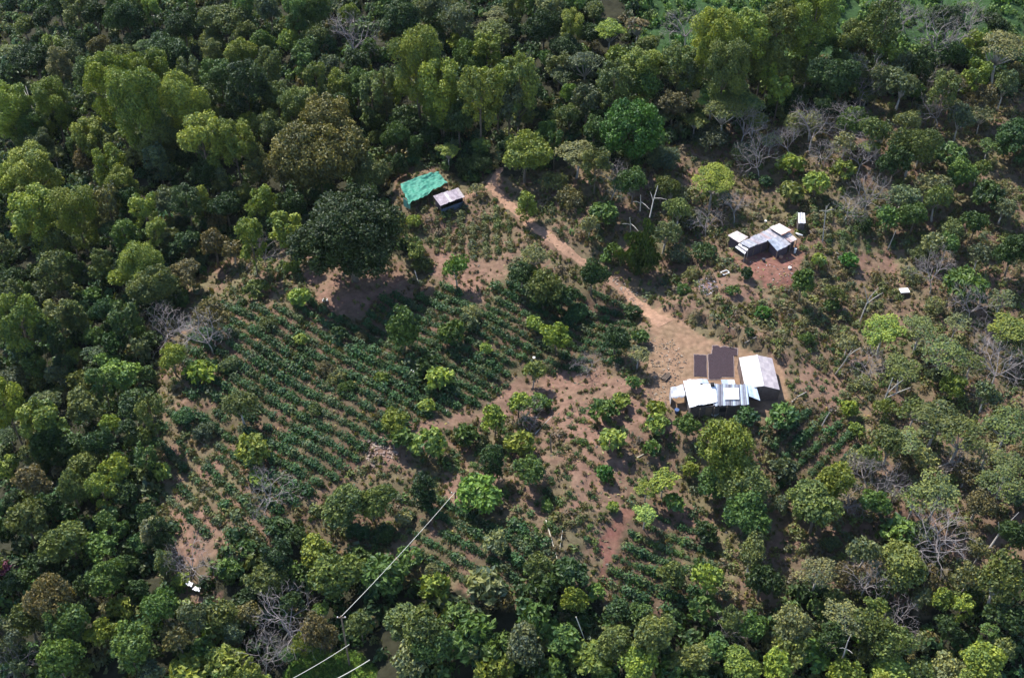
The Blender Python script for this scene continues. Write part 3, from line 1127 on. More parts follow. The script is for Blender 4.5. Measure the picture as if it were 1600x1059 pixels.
scatter('scrub', Pw, rng.uniform(.5, 1.25, n), np.where((right[sel] > rng.uniform(0, 1, n))[:, None], pick(list('acdOPbSPcO'), n, .25), pick(list('bcdcSOPGSDPd'), n, .25)), clump_templates(8, 60, .24, 'bush', 9), 'grey-green and dry brown scrub between the trees', rng)

# ------------------------------------------------------------------ coffee rows
FIELDS = [  # polygon, two points along a row, row gap m, plant gap m, radius m, colours, keep, label
 ([(300, 520), (345, 480), (400, 475), (500, 475), (560, 500), (610, 470), (680, 455), (760, 470), (800, 430), (880, 440), (985, 480), (985, 560), (900, 590), (840, 575), (760, 620), (690, 660), (640, 655), (600, 700), (520, 740), (480, 790), (430, 800), (340, 700), (285, 620)],
  (480, 540), (640, 634), 2.05, .55, .62, 'TTTTTTSD', .98, 'dark glossy coffee bush in the long rows left of the column-shaped tree'),
 ([(240, 650), (285, 640), (340, 720), (430, 805), (410, 850), (350, 870), (270, 830), (240, 750)], (250, 700), (350, 790), 2.2, .6, .58, 'TTSTSc', .95, 'dusty coffee bush in the thin rows at the lower left of the clearing'),
 ([(640, 780), (700, 775), (800, 830), (850, 850), (840, 900), (780, 930), (700, 900), (640, 870)], (660, 820), (780, 886), 2.0, .5, .58, 'TTTDS', .98, 'coffee bush in the dark rows below the lime tree by the wire'),
 ([(965, 835), (1000, 822), (1090, 800), (1115, 850), (1100, 930), (1050, 965), (965, 950), (950, 905)], (980, 850), (1090, 893), 2.1, .5, .60, 'TTTTSG', .98, 'coffee bush in the dark rows right of the red gully'),
 ([(1200, 665), (1250, 645), (1330, 655), (1345, 700), (1290, 745), (1205, 770)], (1270, 730), (1320, 678), 2.1, .55, .62, 'TTDTS', .98, 'coffee bush in the small dark plot below the farm'),
 ([(665, 352), (700, 335), (790, 322), (812, 345), (812, 392), (668, 402)], (735, 400), (733, 325), 2.1, .6, .5, 'PcSPGc', .95, 'pale coffee sapling in the upright rows below the small shed'),
 ([(360, 415), (470, 398), (485, 475), (400, 480), (365, 450)], (415, 400), (430, 480), 2.2, .8, .5, 'PcSTGe', .85, 'pale coffee sapling in the upright rows left of the giant dark tree'),
 ([(1265, 315), (1400, 315), (1430, 400), (1290, 400)], (1310, 330), (1314, 400), 2.2, .6, .52, 'SGcTS', .92, 'grey-green coffee bush in the rows right of the upper house'),
 ([(880, 620), (1000, 600), (1060, 700), (1000, 790), (930, 870), (760, 850), (690, 750), (640, 720), (740, 660)], (860, 640), (1000, 715), 2.0, .9, .43, 'DGbcTD', .66, 'tiny coffee seedling in the thin rows at the middle of the bare slope'),
 ([(1225, 560), (1330, 530), (1390, 640), (1330, 645), (1235, 640)], (1260, 560), (1330, 610), 1.8, 1.1, .5, 'ScGbT', .6, 'dusty young coffee bush on the slope right of the gabled drying shed'),
 ([(1110, 440), (1300, 430), (1420, 480), (1320, 520), (1140, 500)], (1150, 450), (1300, 490), 1.9, 1.2, .42, 'bcSGa', .55, 'dry young coffee bush on the slope above the yard cutting'),
 ([(830, 305), (900, 290), (960, 330), (930, 400), (870, 365)], (850, 310), (900, 345), 1.6, 1.0, .45, 'bcSGa', .7, 'dry young coffee bush in the rows right of the upper path'),
 ([(480, 800), (560, 760), (640, 720), (660, 780), (640, 840), (600, 870), (500, 850)], (520, 800), (620, 850), 1.9, 1.1, .6, 'TDGSb', .6, 'coffee bush in the shaded rows below the left coffee field')]
CB = clump_templates(8, 80, .24, 'bush', 21); allp = []
for fi, (poly, a, b, rg_, pg, rad, cs, keep, lab) in enumerate(FIELDS):
    ga, gb = ground(*a), ground(*b); d = (gb - ga)[:2]; d /= np.linalg.norm(d); nn = np.array([-d[1], d[0]])
    us = np.arange(-110, 110, pg); vs = np.arange(-110, 110, rg_); U, Vv = np.meshgrid(us, vs)
    U = U + rng.normal(0, .12, U.shape); Vv = Vv + rng.normal(0, .05, Vv.shape) + .3 * np.sin(U / 9 + 1) + (.0031 * U * U if fi == 0 else 0)
    X = ga[0] + U * d[0] + Vv * nn[0]; Y = ga[1] + U * d[1] + Vv * nn[1]; X = X.ravel(); Y = Y.ravel(); Z = height(X, Y); px, py, dd = project(X, Y, Z)
    s = in_poly(*wob(px, py, 7), poly) & (rng.uniform(0, 1, len(X)) < keep) & (fbm(X, Y, 4) > (-.95 if rad > .54 else -.6)) & (rng.uniform(0, 1, len(X)) < .93)
    m = int(s.sum()); cc = pick(list(cs), m, .25); rr = rad * (1.38 if rad > .4 else 1.1) * np.clip(rng.normal(1, .2, m), .5, 1.5) * (1 + .25 * fbm(X[s], Y[s], 8))
    for k, (x, y, z, c3, r3, dq) in enumerate(zip(X[s], Y[s], Z[s], cc, rr, dd[s])): allp.append((r3 / dq, x, y, z, c3, r3, fi))
allp.sort(key=lambda q: -q[0]); near, rest = allp[:300], allp[300:]
cm_ = [mesh_np('coffee_bush', V, np.arange(len(V)).reshape(-1, 4), M_LEAF, {'tone': ('FLOAT', T)}) for V, T in CB]
for k, (_, x, y, z, c3, r3, fi) in enumerate(near):
    o = bpy.data.objects.new('coffee_bush', cm_[k % 8]); o.location = (x, y, z - .05); o.scale = (r3, r3, r3 * 1.15); o.rotation_euler = (0, 0, random.uniform(0, 6.28)); o.color = (*c3, 1)
    link(o); tag(o, FIELDS[fi][8], 'bush', FIELDS[fi][8].replace('bush', 'bushes').replace('sapling', 'saplings').replace('seedling', 'seedlings'))
scatter('coffee_rows', np.array([(q[1], q[2], q[3] - .05) for q in rest]), np.array([q[5] for q in rest]), np.array([q[4] for q in rest]), CB, 'rows of small coffee bushes over the hillside fields', rng, 1.15)

# ------------------------------------------------------------------ buildings
M_ROOF = simple('roof_sheet', (1, 1, 1), 0.6, 0.22, 1.3, spec=0.2, vcol=True)
M_DIRTY = simple('rusty_sheet', (1, 1, 1), 0.7, 0.38, 1.8, spec=0.15, vcol=True)
M_WALL = simple('board_wall', (0.10, 0.085, 0.08), 0.9, 0.35, 3)
M_DARK = simple('dark_opening', (0.02, 0.018, 0.018), 0.9)
M_NETW = simple('brown_mesh_wall', (0.16, 0.115, 0.10), 0.9, 0.3, 3)
def roof(name, parent, o, q, tones, mat=None, th=.05, alt=.035, label=None):
    """q: 4 corners; strips run from edge q0-q1 to edge q3-q2; one sheet tone each, folded ribs between"""
    m = MB(); q = [np.array(p) - o for p in q]; n = len(tones)
    for i in range(n):
        a, b = i / n, (i + 1) / n; mid = (a + b) / 2; m.cur = tones[i]
        top = [q[0] * (1 - t) + q[1] * t for t in (a, mid, b)]; bot = [q[3] * (1 - t) + q[2] * t for t in (a, mid, b)]
        ex = (q[3] - q[0]); ex = ex / max(np.linalg.norm(ex), 1e-6); e0, e1 = rng.uniform(-.09, .09, 2) if n > 3 else (0, 0); zj = np.array([0, 0, rng.uniform(0, .02)])
        top = [p - ex * e0 + zj for p in top]; bot = [p + ex * e1 + zj for p in bot]
        up = np.array([0, 0, alt]); top[1] = top[1] + up; bot[1] = bot[1] + up; dn = np.array([0, 0, th])
        m._add([*top, *bot, *[p - dn for p in top], *[p - dn for p in bot]],
               [(0, 3, 4, 1), (1, 4, 5, 2), (6, 7, 10, 9), (7, 8, 11, 10), (0, 1, 7, 6), (1, 2, 8, 7), (3, 9, 10, 4), (4, 10, 11, 5), (0, 6, 9, 3), (2, 5, 11, 8)])
    ob = m.build(name, mat or M_ROOF, parent, vcol=True)
    if label: ob['label'] = label
    return ob
def shell(parent, o, q, zb, sides=(0, 1, 2, 3), inset=.25, mat=None, name='wall', ex=0):
    """walls under a roof quad (q are its corners), one mesh per side"""
    q = [np.array(p, float) for p in q]; c = sum(q) / 4
    k = []
    for p in q:
        v = (c - p)[:2]; L = np.linalg.norm(v); w = p.copy(); w[:2] = p[:2] + v / L * inset * 1.4; w[2] = p[2] - .1; k.append(w)
    for i in sides:
        a, b = k[i], k[(i + 1) % 4]; m = MB(); m.wall((a - o)[:2], (b - o)[:2], zb - o[2] - .3, a[2] - o[2], b[2] - o[2], .08); m.build(name, mat or M_WALL, parent)
    return k
def rect(p, s, o):  # helper: post under point
    m = MB(); m.box((p[0] - o[0], p[1] - o[1], -0.3), s, s, p[2] - o[2] + .25); return m
def PZ(z): return lambda x, y, h: at_z(x, y, z + h)
wht = (.74, .75, .78); blu = (.33, .38, .46); gr = (.17, .18, .22); dk = (.09, .09, .12)
# farmhouse
Pq = PZ(Z1); o = at_z(1118, 622, Z1); H = empty('farmhouse', o); tag(H, 'low farmhouse with bright white and striped grey metal roofs in the orange yard', 'house')
qA = [Pq(1067.6, 594.3, 3.0), Pq(1093, 592, 3.0), Pq(1098, 631.5, 2.6), Pq(1077.3, 637, 2.6)]
qB = [Pq(1091.5, 601.5, 2.9), Pq(1117.2, 599, 2.9), Pq(1121, 627.4, 2.5), Pq(1096, 633, 2.5)]
qS = [Pq(1115.5, 600.3, 2.75), Pq(1167.4, 600.3, 2.75), Pq(1170.4, 632.3, 2.3), Pq(1114.7, 633.8, 2.3)]
qR = [Pq(1166.5, 600.3, 2.6), Pq(1181.8, 603.7, 2.6), Pq(1187.8, 625.7, 2.1), Pq(1170.8, 619, 2.35)]
qU = [Pq(1126.6, 593.1, 2.3), Pq(1147, 593.1, 2.3), Pq(1149.5, 601.5, 2.2), Pq(1128.3, 601.5, 2.2)]
qV = [Pq(1093, 592, 2.55), Pq(1105, 592.5, 2.55), Pq(1109, 602, 2.5), Pq(1094, 602, 2.5)]
roof('roof_panel', H, o, qA, [wht, (.83, .83, .84), wht, (.78, .79, .82)]); roof('roof_panel', H, o, qB, [wht, (.84, .84, .84), (.8, .8, .82), wht])
roof('roof_panel', H, o, qS, [gr, blu, gr, dk, gr, blu, gr, gr, dk, gr, blu, gr, gr, dk, blu, gr, gr, blu], label='striped grey metal roof panel')
roof('roof_panel', H, o, qR, [(.33, .41, .50), (.40, .47, .55)], label='slanting pale blue roof panel'); roof('roof_panel', H, o, qU, [blu, (.56, .62, .70)], label='small blue-grey roof panel'); roof('roof_panel', H, o, qV, [blu, blu], label='small pale blue roof panel')
sk = [Pq(1131, 606, 2.83), Pq(1154, 606, 2.83), Pq(1155, 623.8, 2.6), Pq(1132.3, 624, 2.6)]
roof('skylight', H, o, sk, [(.78, .80, .86)] * 3, alt=.015)
m = MB(); m.box((Pq(1113, 602, 2.95) - o), .55, .5, .35); m.build('vent', M_DARK, H)
ks = [np.array(k) for k in (Pq(1071.5, 597, 2.8), Pq(1168, 602, 2.6), Pq(1169.3, 630, 2.15), Pq(1080, 635, 2.4))]
for i in range(4):
    a, b = ks[i], ks[(i + 1) % 4]; m = MB(); m.wall((a - o)[:2], (b - o)[:2], -.3, a[2] - o[2] - .08, b[2] - o[2] - .08); m.build('wall', M_WALL, H)
fa, fb = ks[3], ks[2]; fd = (fb - fa)[:2]; fL = np.linalg.norm(fd); fd /= fL; fn = np.array([fd[1], -fd[0]])
for s, w, z0, z1, nm in ((2.2, .9, 0, 2.0, 'door'), (6.6, .9, 0, 2.0, 'door'), (4.2, 1.0, .9, 1.7, 'window')):
    m = MB(); p = (fa - o)[:2] + fd * s + fn * .06; m.wall(p, p + fd * w, z0, z1, z1, .06); m.build(nm, M_WOOD if nm == 'door' else M_DARK, H)
for s in (.15, .4, .62, .85):
    p = fa[:2] * (1 - s) + fb[:2] * s + fn * .35; m = MB(); m.box((p[0] - o[0], p[1] - o[1], -.3), .12, .12, 2.5); m.build('post', M_WOOD, H)
# canopy at left
o = at_z(1060, 616, Z1); H = empty('tarp_shelter', o); tag(H, 'small open-fronted tarp shelter with grey cloth roof left of the white farmhouse roof', 'shelter')
m = MB(); NQ = 9; q = [Pq(1047.6, 605.4, 1.9), Pq(1067.5, 600.3, 2.2), Pq(1071, 617.2, 2.1), Pq(1049.5, 620.5, 1.8)]
vs = []
for i in range(NQ):
    for j in range(NQ):
        u, v = i / (NQ - 1), j / (NQ - 1); p = (q[0] * (1 - u) + q[1] * u) * (1 - v) + (q[3] * (1 - u) + q[2] * u) * v
        p = p - o; p[2] += -.22 * math.sin(math.pi * u) * math.sin(math.pi * v) + .08 * math.sin(9 * u + 5 * v) + (-.3 + .2 * math.sin(14 * u) if j == NQ - 1 else 0); vs.append(p)
m.cur = (.45, .46, .50); m._add(vs, [(i * NQ + j, i * NQ + j + 1, (i + 1) * NQ + j + 1, (i + 1) * NQ + j) for i in range(NQ - 1) for j in range(NQ - 1)])
m.build('canopy', M_DIRTY, H, vcol=True, smooth=True)
for p in q: rect(p, .09, o).build('post', M_WOOD, H)
m = MB(); m.wall((q[0] - o)[:2], (q[3] - o)[:2], -.2, 1.65, 1.55, .04); m.build('side_cloth', simple('grey_cloth', (.40, .40, .43), .9), H)
# gabled drying shed
o = at_z(1190, 590, Z1); H = empty('drying_shed', o); tag(H, 'gabled drying shed with pale translucent plastic roof at the right of the yard', 'shed')
ra, rb = Pq(1182.7, 554.4, 3.2), Pq(1193.3, 602.8, 3.2)
la, lb = Pq(1154.6, 558.6, 2.2), Pq(1164.5, 606, 2.2); qa, qb = Pq(1206.5, 559.5, 2.2), Pq(1218.3, 608.7, 2.2)
pk = (.80, .76, .75); roof('roof_panel', H, o, [ra, rb, lb, la][::-1] and [la, lb, rb, ra][::-1] if False else [ra, la, lb, rb], [pk], alt=.0) if False else None
def plain_roof(nm, q, tn, tn2, nn_=5):
    m = MB(); q = [np.array(p) - o for p in q]
    for i in range(nn_):
        for j in range(3):
            m.cur = tn if (i + j) % 2 else tn2
            def pt(u, v): return (q[0] * (1 - u) + q[1] * u) * (1 - v) + (q[3] * (1 - u) + q[2] * u) * v
            m.slab([pt(i / nn_, j / 3), pt(i / nn_, (j + 1) / 3), pt((i + 1) / nn_, (j + 1) / 3), pt((i + 1) / nn_, j / 3)], .04)
    m.build(nm, M_ROOF, H, vcol=True)
plain_roof('roof_panel', [ra, rb, lb, la], (.56, .54, .52), (.46, .43, .43)); plain_roof('roof_panel', [qa, qb, rb, ra], (.42, .37, .375), (.36, .315, .33))
for a, b in ((la, lb), (qa, qb)):
    m = MB(); a2, b2 = a * .98 + o * .02, b * .98 + o * .02; m.wall((a2 - o)[:2], (b2 - o)[:2], -.3, 2.1, 2.1, .05); m.build('wall', M_NETW, H)
for a, r_, b in ((lb, rb, qb), (la, ra, qa)):
    c_ = (la + qb) / 2; m = MB(); a, r_, b = [p + (c_ - p) * .03 - o for p in (a, r_, b)]
    m.wall(a[:2], r_[:2], -.3, 2.1, 3.08, .05); m.wall(r_[:2], b[:2], -.3, 3.08, 2.1, .05); m.build('end_wall', M_NETW, H)
for p in (la, lb, qa, qb, (qa + qb) / 2, (la + lb) / 2):
    rect(p * .985 + o * .015, .1, o).build('post', M_WOOD, H)
m = MB(); m.tube([ra - o + np.array((0, 0, .03)), rb - o + np.array((0, 0, .03))], [.06, .06]); m.build('ridge_cap', M_WHITE, H)
# drying patios
M_BEANS = simple('drying_coffee', (.040, .026, .032), .95, .30, 6, bump=.5)
M_BORD = simple('tarp_edge', (.22, .17, .16), .8, .2, 3)
def patio(name, outline, label):
    o = at_z(*[sum(p[i] for p in outline) / len(outline) for i in (0, 1)], Z1 + .03); T = empty(name, o); tag(T, label, 'drying patio')
    den = []
    for i in range(len(outline)):
        a, b = outline[i], outline[(i + 1) % len(outline)]
        for k in range(6):
            t = k / 6; den.append((a[0] * (1 - t) + b[0] * t + rng.uniform(-.3, .3), a[1] * (1 - t) + b[1] * t + rng.uniform(-.3, .3)))
    c = np.array([(p[0], p[1]) for p in den]).mean(0)
    def ring(k, h, j): return [at_z(c[0] + (p[0] - c[0]) * k[0] + rng.uniform(-j, j), c[1] + (p[1] - c[1]) * k[1] + rng.uniform(-j, j), Z1 + h) - o for p in den]
    r1 = ring((1.06, 1.045), .06, 0); m = MB(); m.slab(r1, .05); m.build('tarp', M_BORD, T)
    m = MB(); m.slab(ring((1, 1), .11, .15), .045); m.build('coffee_layer', M_BEANS, T)
patio('drying_patio', [(1084.4, 553.6), (1084.8, 587), (1104.3, 588.2), (1103.6, 554.6)], 'small dark rectangular patio of drying coffee at the left')
patio('drying_patio', [(1106.5, 554), (1107.8, 592), (1124, 591.5), (1128, 588), (1146.3, 588.3), (1145.8, 555.5), (1151.5, 555), (1152.3, 545), (1133, 541), (1125, 542.5), (1122, 539.8), (1113.5, 540), (1112.5, 552)], 'large dark patio of drying coffee behind the striped roof')
# basin by the house front
o = at_z(1115.5, 647, Z1 + .05); m = MB(); m.tube([(0, 0, 0), (0, 0, .25), (0, 0, .5)], [.5, .62, .72], 14); m.tube([(0, 0, .5), (0, 0, .3)], [.66, .55], 14)
tag(m.build('wash_basin', M_WHITE, None, offset=(0, 0, 0)), 'round pale basin standing in the shade in front of the farmhouse', 'basin').location = tuple(o)

# upper house
Pq = PZ(Z2); o = at_z(1196, 385, Z2); H = empty('upper_house', o); tag(H, 'long rusty metal-roofed house with jutting wings above red earth yard', 'house')
def z6(x, y, h): return Pq(1100 + x / 6.667, 310 + y / 6.667, h)
pw = (.52, .45, .42); bg_ = (.33, .33, .36); pk2 = (.34, .29, .31)
qM = [z6(372, 465, 2.6), z6(680, 312, 2.6), z6(800, 385, 2.35), z6(475, 517, 2.2)]
roof('roof_panel', H, o, qM, [bg_, (.38, .37, .39), bg_, pk2, (.32, .30, .34), bg_, (.36, .34, .38), (.36, .28, .28), bg_, (.40, .35, .35), (.33, .31, .34)], M_DIRTY, label='long striped grey roof panel')
qW = [z6(680, 305, 2.95), z6(782, 258, 2.95), z6(910, 330, 2.75), z6(805, 382, 2.75)]
roof('roof_panel', H, o, qW, [pw, (.6, .54, .5), pw, (.50, .43, .41)], M_DIRTY, label='cream white roof panel with rusty edge')
m = MB(); m.cur = (.30, .13, .08); a, b = z6(806, 385, 2.80) - o, z6(912, 333, 2.80) - o; m.tube([a, b], [.07, .07]); m.build('rusty_edge', M_DIRTY, H, vcol=True)
qL = [z6(245, 385, 2.5), z6(345, 340, 2.5), z6(462, 402, 2.35), z6(366, 462, 2.35)]
roof('roof_panel', H, o, qL, [(.50, .43, .41), (.54, .47, .44), (.48, .42, .4)], M_DIRTY, label='pale cream roof panel of the left wing')
qF = [z6(325, 508, 2.1), z6(370, 472, 2.2), z6(460, 530, 2.1), z6(425, 580, 1.9)]
roof('roof_panel', H, o, qF, [(.7, .68, .68), (.16, .15, .16), (.72, .7, .7)], M_DIRTY, label='small patched white roof panel')
qE = [z6(665, 437, 2.4), z6(800, 378, 2.4), z6(905, 477, 2.1), z6(765, 550, 1.9)]
roof('roof_panel', H, o, qE, [(.25, .28, .34), (.31, .33, .38), (.28, .29, .33), (.30, .29, .31)], M_DIRTY, label='blue-grey roof panel of the front wing')
qG = [z6(808, 388, 2.3), z6(893, 353, 2.35), z6(970, 427, 2.0), z6(903, 462, 2.0)]
roof('roof_panel', H, o, qG, [(.34, .25, .24), (.46, .40, .38), (.50, .43, .41)], M_DIRTY, label='rusty cream lean-to roof panel')
M_REDW = simple('dark_planks', (.085, .065, .075), .9, .4, 5)
for q, sd in ((qM, (0, 2, 3)), (qW, (0, 1)), (qL, (0, 3)), (qE, (3, 2, 1)), (qG, (1, 2))):
    shell(H, o, q, Z2, sd, .3, M_REDW)
for q in (qF, qE, qG, qL):
    for p in q[2:]: rect(p, .09, o).build('post', M_PALE if q is qF else M_WOOD, H)
for u in (.15, .4, .6, .8):
    p = qM[3] * (1 - u) + qM[2] * u; rect(p, .1, o).build('post', M_WOOD, H)
# outhouse
g_ = ground(1252, 352); o = g_; Pq = PZ(g_[2]); H = empty('outhouse', o); tag(H, 'tiny outhouse with a white-edged metal roof above the upper house', 'outhouse')
q = [Pq(1247, 332.5, 2.1), Pq(1257.3, 332.5, 2.1), Pq(1258.6, 349, 1.9), Pq(1248, 349, 1.9)]
roof('roof', H, o, q, [(.8, .8, .8), (.3, .3, .33), (.5, .5, .52), (.3, .3, .33), (.8, .8, .8)], M_DIRTY); shell(H, o, q, o[2], (0, 1, 2, 3), .15)
m = MB(); a, b = (q[3] + (q[1] - q[3]) * .15 - o), (q[2] + (q[0] - q[2]) * .15 - o); m.wall(a[:2] * .6 + b[:2] * .4 - np.array((0, .12)), a[:2] * .4 + b[:2] * .6 - np.array((0, .12)), 0, 1.6, 1.6, .05); m.build('door', M_WOOD, H)
# shed beside the net
Pq = PZ(Z3); o = at_z(702, 316, Z3); H = empty('small_shed', o); tag(H, 'small shed with a pinkish-grey metal roof beside the green net', 'shed')
q = [Pq(676.4, 306, 2.5), Pq(716.2, 293.8, 2.5), Pq(725.9, 307.6, 2.1), Pq(687.9, 321.5, 2.1)]
pg_ = (.31, .26, .29); roof('roof', H, o, q, [pg_, (.34, .29, .32), pg_, (.33, .28, .31), (.5, .46, .46), pg_, (.33, .28, .31), (.27, .23, .26), pg_, (.40, .35, .35)], M_DIRTY)
shell(H, o, q, Z3, (0, 1, 3), .25, M_REDW); m = MB(); a, b = q[3] - o, q[2] - o; a, b = a * .93, b * .93; m.wall(a[:2], b[:2], -.2, 1.1, 1.1, .06); m.build('front_wall', simple('blue_grey_boards', (.10, .12, .16), .8, .3, 4), H)
for p in q: rect(p * .97 + np.array([o[0], o[1], p[2]]) * .03, .1, o).build('post', M_WOOD, H)
# green net
o = at_z(660, 300, Z3); H = empty('shade_net', o); tag(H, 'sagging bright green shade net stretched over posts at the forest edge', 'shade net')
m_, n, l, b, out = new_mat('green_net'); b.inputs['Base Color'].default_value = (.03, .28, .19, 1); b.inputs['Roughness'].default_value = .75
tc = n.new('ShaderNodeTexCoord'); no_ = n.new('ShaderNodeTexNoise'); no_.inputs['Scale'].default_value = 2.2; no_.inputs['Detail'].default_value = 6; l.new(tc.outputs['Object'], no_.inputs['Vector'])
cr = n.new('ShaderNodeValToRGB'); cr.color_ramp.elements[0].position = .35; cr.color_ramp.elements[0].color = (.022, .165, .115, 1); cr.color_ramp.elements[1].position = .65; cr.color_ramp.elements[1].color = (.05, .27, .19, 1)
l.new(no_.outputs['Fac'], cr.inputs[0]); l.new(cr.outputs[0], b.inputs['Base Color'])
edge = [(624.4, 286.3), (656, 271.7), (683.7, 270), (698.3, 285.5), (671, 303), (644.7, 316.4), (630.9, 309)]
q = [Pq(625, 287, 2.3), Pq(685, 269, 2.4), Pq(699, 286, 2.2), Pq(637, 317, 2.0)]; NQ = 44; vs = []
for i in range(NQ):
    for j in range(NQ):
        u, v = i / (NQ - 1), j / (NQ - 1); p = (q[0] * (1 - u) + q[1] * u) * (1 - v) + (q[3] * (1 - u) + q[2] * u) * v; e1 = math.sin(math.pi * u); e2 = math.sin(math.pi * v)
        p = p - o; p[1] += (.5 * (1 - v) * math.sin(math.pi * u) - .3 * v * math.sin(2 * math.pi * u)); p[2] += -.35 * abs(math.sin(2.0 * math.pi * u)) * e2 - .1 * e1 + .20 * float(vnoise(u * 8, v * 8, 1.3, 7)) + .13 * float(vnoise(u * 22, v * 9 + u * 6, 1.2, 8)) + .10 * float(vnoise(u * 14 + v * 20, v * 40, 1.1, 9))
        p[0] += .25 * float(vnoise(u * 3, v * 12, 1, 3)) * (1 if i in (0, NQ - 1) else 0); p[1] += .3 * float(vnoise(u * 12, v * 3, 1, 3)) * (1 if j in (0, NQ - 1) else 0); vs.append(p)
m = MB(); m._add(vs, [(i * NQ + j, i * NQ + j + 1, (i + 1) * NQ + j + 1, (i + 1) * NQ + j) for i in range(NQ - 1) for j in range(NQ - 1)]); m.build('net', m_, H, smooth=True)
m = MB(); m.wall((Pq(630, 309, 2) - o)[:2], (Pq(641, 322, 1) - o)[:2], .2, 2.0, 1.7, .04); fl = m.build('hanging_flap', simple('pale_net', (.16, .42, .33), .8, .3, 2), H)
for a in (q[0], q[1], q[2], q[3], (q[0] + q[1]) / 2, (q[2] + q[3]) / 2): rect(a * 1.0, .09, o).build('post', M_WOOD, H)

# ------------------------------------------------------------------ the air
hz = MB(); hz.box((0, 450, -75), 2600, 2000, 75 + CAMZ + 6); hm, n, l, b, out = new_mat('air')
n.remove(b); pv = n.new('ShaderNodeVolumePrincipled'); pv.inputs['Color'].default_value = (.80, .87, 1, 1); pv.inputs['Density'].default_value = 0.00002; pv.inputs['Anisotropy'].default_value = 0.0
l.new(pv.outputs[0], out.inputs['Volume']); tag(hz.build('haze', hm), kind='stuff')
# ------------------------------------------------------------------ poles, logs, wire and small things
def at_h(px, py, h): g = ground(px, py, h); return np.array([g[0], g[1], g[2] + h])
def stick(name, a, b, r, mat, label, cat='log', group=None, h=(0.1, .15), bend=.0, forks=()):
    A, B = at_h(*a, h[0]), at_h(*b, h[1]); m = MB(); d = B - A; s = np.array([-d[1], d[0], 0]) * bend
    r = r * .78; m.tube([np.zeros(3), d * .5 + s, d], [r, r * .8, r * .45], 7)
    for f in forks:
        t, fx, fy, fh, fr = f; q = at_h(fx, fy, fh) - A; st = d * t + s * (2 * t if t < .5 else 2 - 2 * t); m.tube([st, st * .5 + q * .5 + np.array((0, 0, .15)), q], [fr, fr * .8, fr * .4], 6)
    ob = m.build(name, mat); ob.location = tuple(A); tag(ob, label, cat, group); return ob
M_BAMB = simple('bleached_bamboo', (.52, .47, .36), .6, .15, 3)
G1 = 'bleached poles lying on the slope'
stick('wooden_pole', (853, 812), (873, 881), .11, M_BAMB, 'long bleached pole lying on the slope left of the red gully', 'pole', G1, (.5, .3))
stick('wooden_pole', (879, 828), (874, 860), .08, M_BAMB, 'short thin pole right beside the long bleached pole', 'pole', G1, (.5, .2))
stick('wooden_pole', (900, 963), (913, 997), .10, M_BAMB, 'bleached pole slanting among the trees at the bottom centre', 'pole', G1, (4.5, 2.5))
stick('wooden_pole', (995, 715), (1017, 703), .09, M_BAMB, 'short pale pole lying left of the tall tree below the farmhouse', 'pole', G1)
stick('wooden_pole', (648, 423), (655, 445), .12, M_PALE, 'pale pole on the red soil below the giant dark tree', 'pole', G1, (1.2, .1))
stick('wooden_pole', (1237, 628), (1260, 612), .13, M_PALE, 'pale forked log on the slope right of the drying shed', 'log', 'pale logs right of the farm', (.2, .9), .06)
stick('wooden_pole', (1163, 536), (1182, 526), .09, M_PALE, 'thin pale branch on the bank above the drying shed', 'log', 'pale logs right of the farm', (.2, .7))
G2 = 'fallen logs on the bare slope'
stick('fallen_log', (812, 655), (840, 652), .15, M_PALE, 'upper curved log of the pile on the bare slope', 'log', G2, (.2, .4), .08)
stick('fallen_log', (813, 656), (825, 672), .12, M_PALE, 'steeper log crossing the left end of the log pile', 'log', G2, (.3, .2))
stick('fallen_log', (836, 678), (862, 650), .10, M_PALE, 'thin log right of the log pile on the bare slope', 'log', G2, (.1, .5))
stick('tree_stump', (861, 706), (860, 678), .16, M_BARK, 'dark burnt upright stump on the bare slope', 'stump', None, (0, 3.0))
stick('fallen_log', (990, 490), (965, 470), .10, M_PALE, 'pale log along the path edge', 'log', G2)
stick('dead_trunk', (75, 228), (40, 135), .17, M_PALE, 'long pale leaning dead trunk at upper left', 'trunk', None, (4, 11), .03, forks=((.75, 30, 130, 11, .07),))
stick('dead_trunk', (1343, 503), (1360, 462), .14, M_PALE, 'pale leaning forked dead trunk above the bright umbrella tree', 'trunk', None, (0, 4.5), .04, forks=((.7, 1380, 457, 5, .08), (.75, 1350, 447, 5.5, .07), (.9, 1373, 449, 6, .06)))
stick('dead_trunk', (1305, 585), (1330, 548), .16, M_PALE, 'pale leaning trunk casting a long thin shadow on bare soil', 'trunk', None, (0, 8.5), .03, forks=((.8, 1345, 543, 9.5, .09), (.7, 1322, 556, 7, .06)))
stick('dead_trunk', (1377, 640), (1395, 590), .15, M_PALE, 'pale trunk forking into three limbs under olive umbrella crowns', 'trunk', None, (0, 5.5), .02, forks=((.35, 1423, 605, 4.5, .1), (.5, 1411, 593, 5, .08)))
stick('dead_trunk', (1283, 668), (1297, 643), .15, M_PALE, 'short pale bent trunk above the small coffee plot', 'trunk', None, (0, 3.0), .08)
stick('dead_trunk', (1545, 857), (1580, 812), .17, M_PALE, 'pale slanting trunk near the right edge', 'trunk', None, (2, 6), .05, forks=((.6, 1592, 800, 7, .08), (.5, 1560, 815, 7, .07)))
stick('dead_trunk', (1466, 730), (1492, 720), .15, M_PALE, 'pale bent trunk above the big pale dead tree', 'trunk', None, (0, 3), .1, forks=((.7, 1505, 722, 3.5, .07),))
stick('dead_trunk', (1315, 1033), (1325, 1000), .15, M_PALE, 'upright white trunk near the bottom right', 'trunk', None, (3, 8), .0, forks=((.6, 1312, 1012, 7, .06), (.6, 1332, 1020, 6.5, .06), (.9, 1330, 990, 9, .06)))
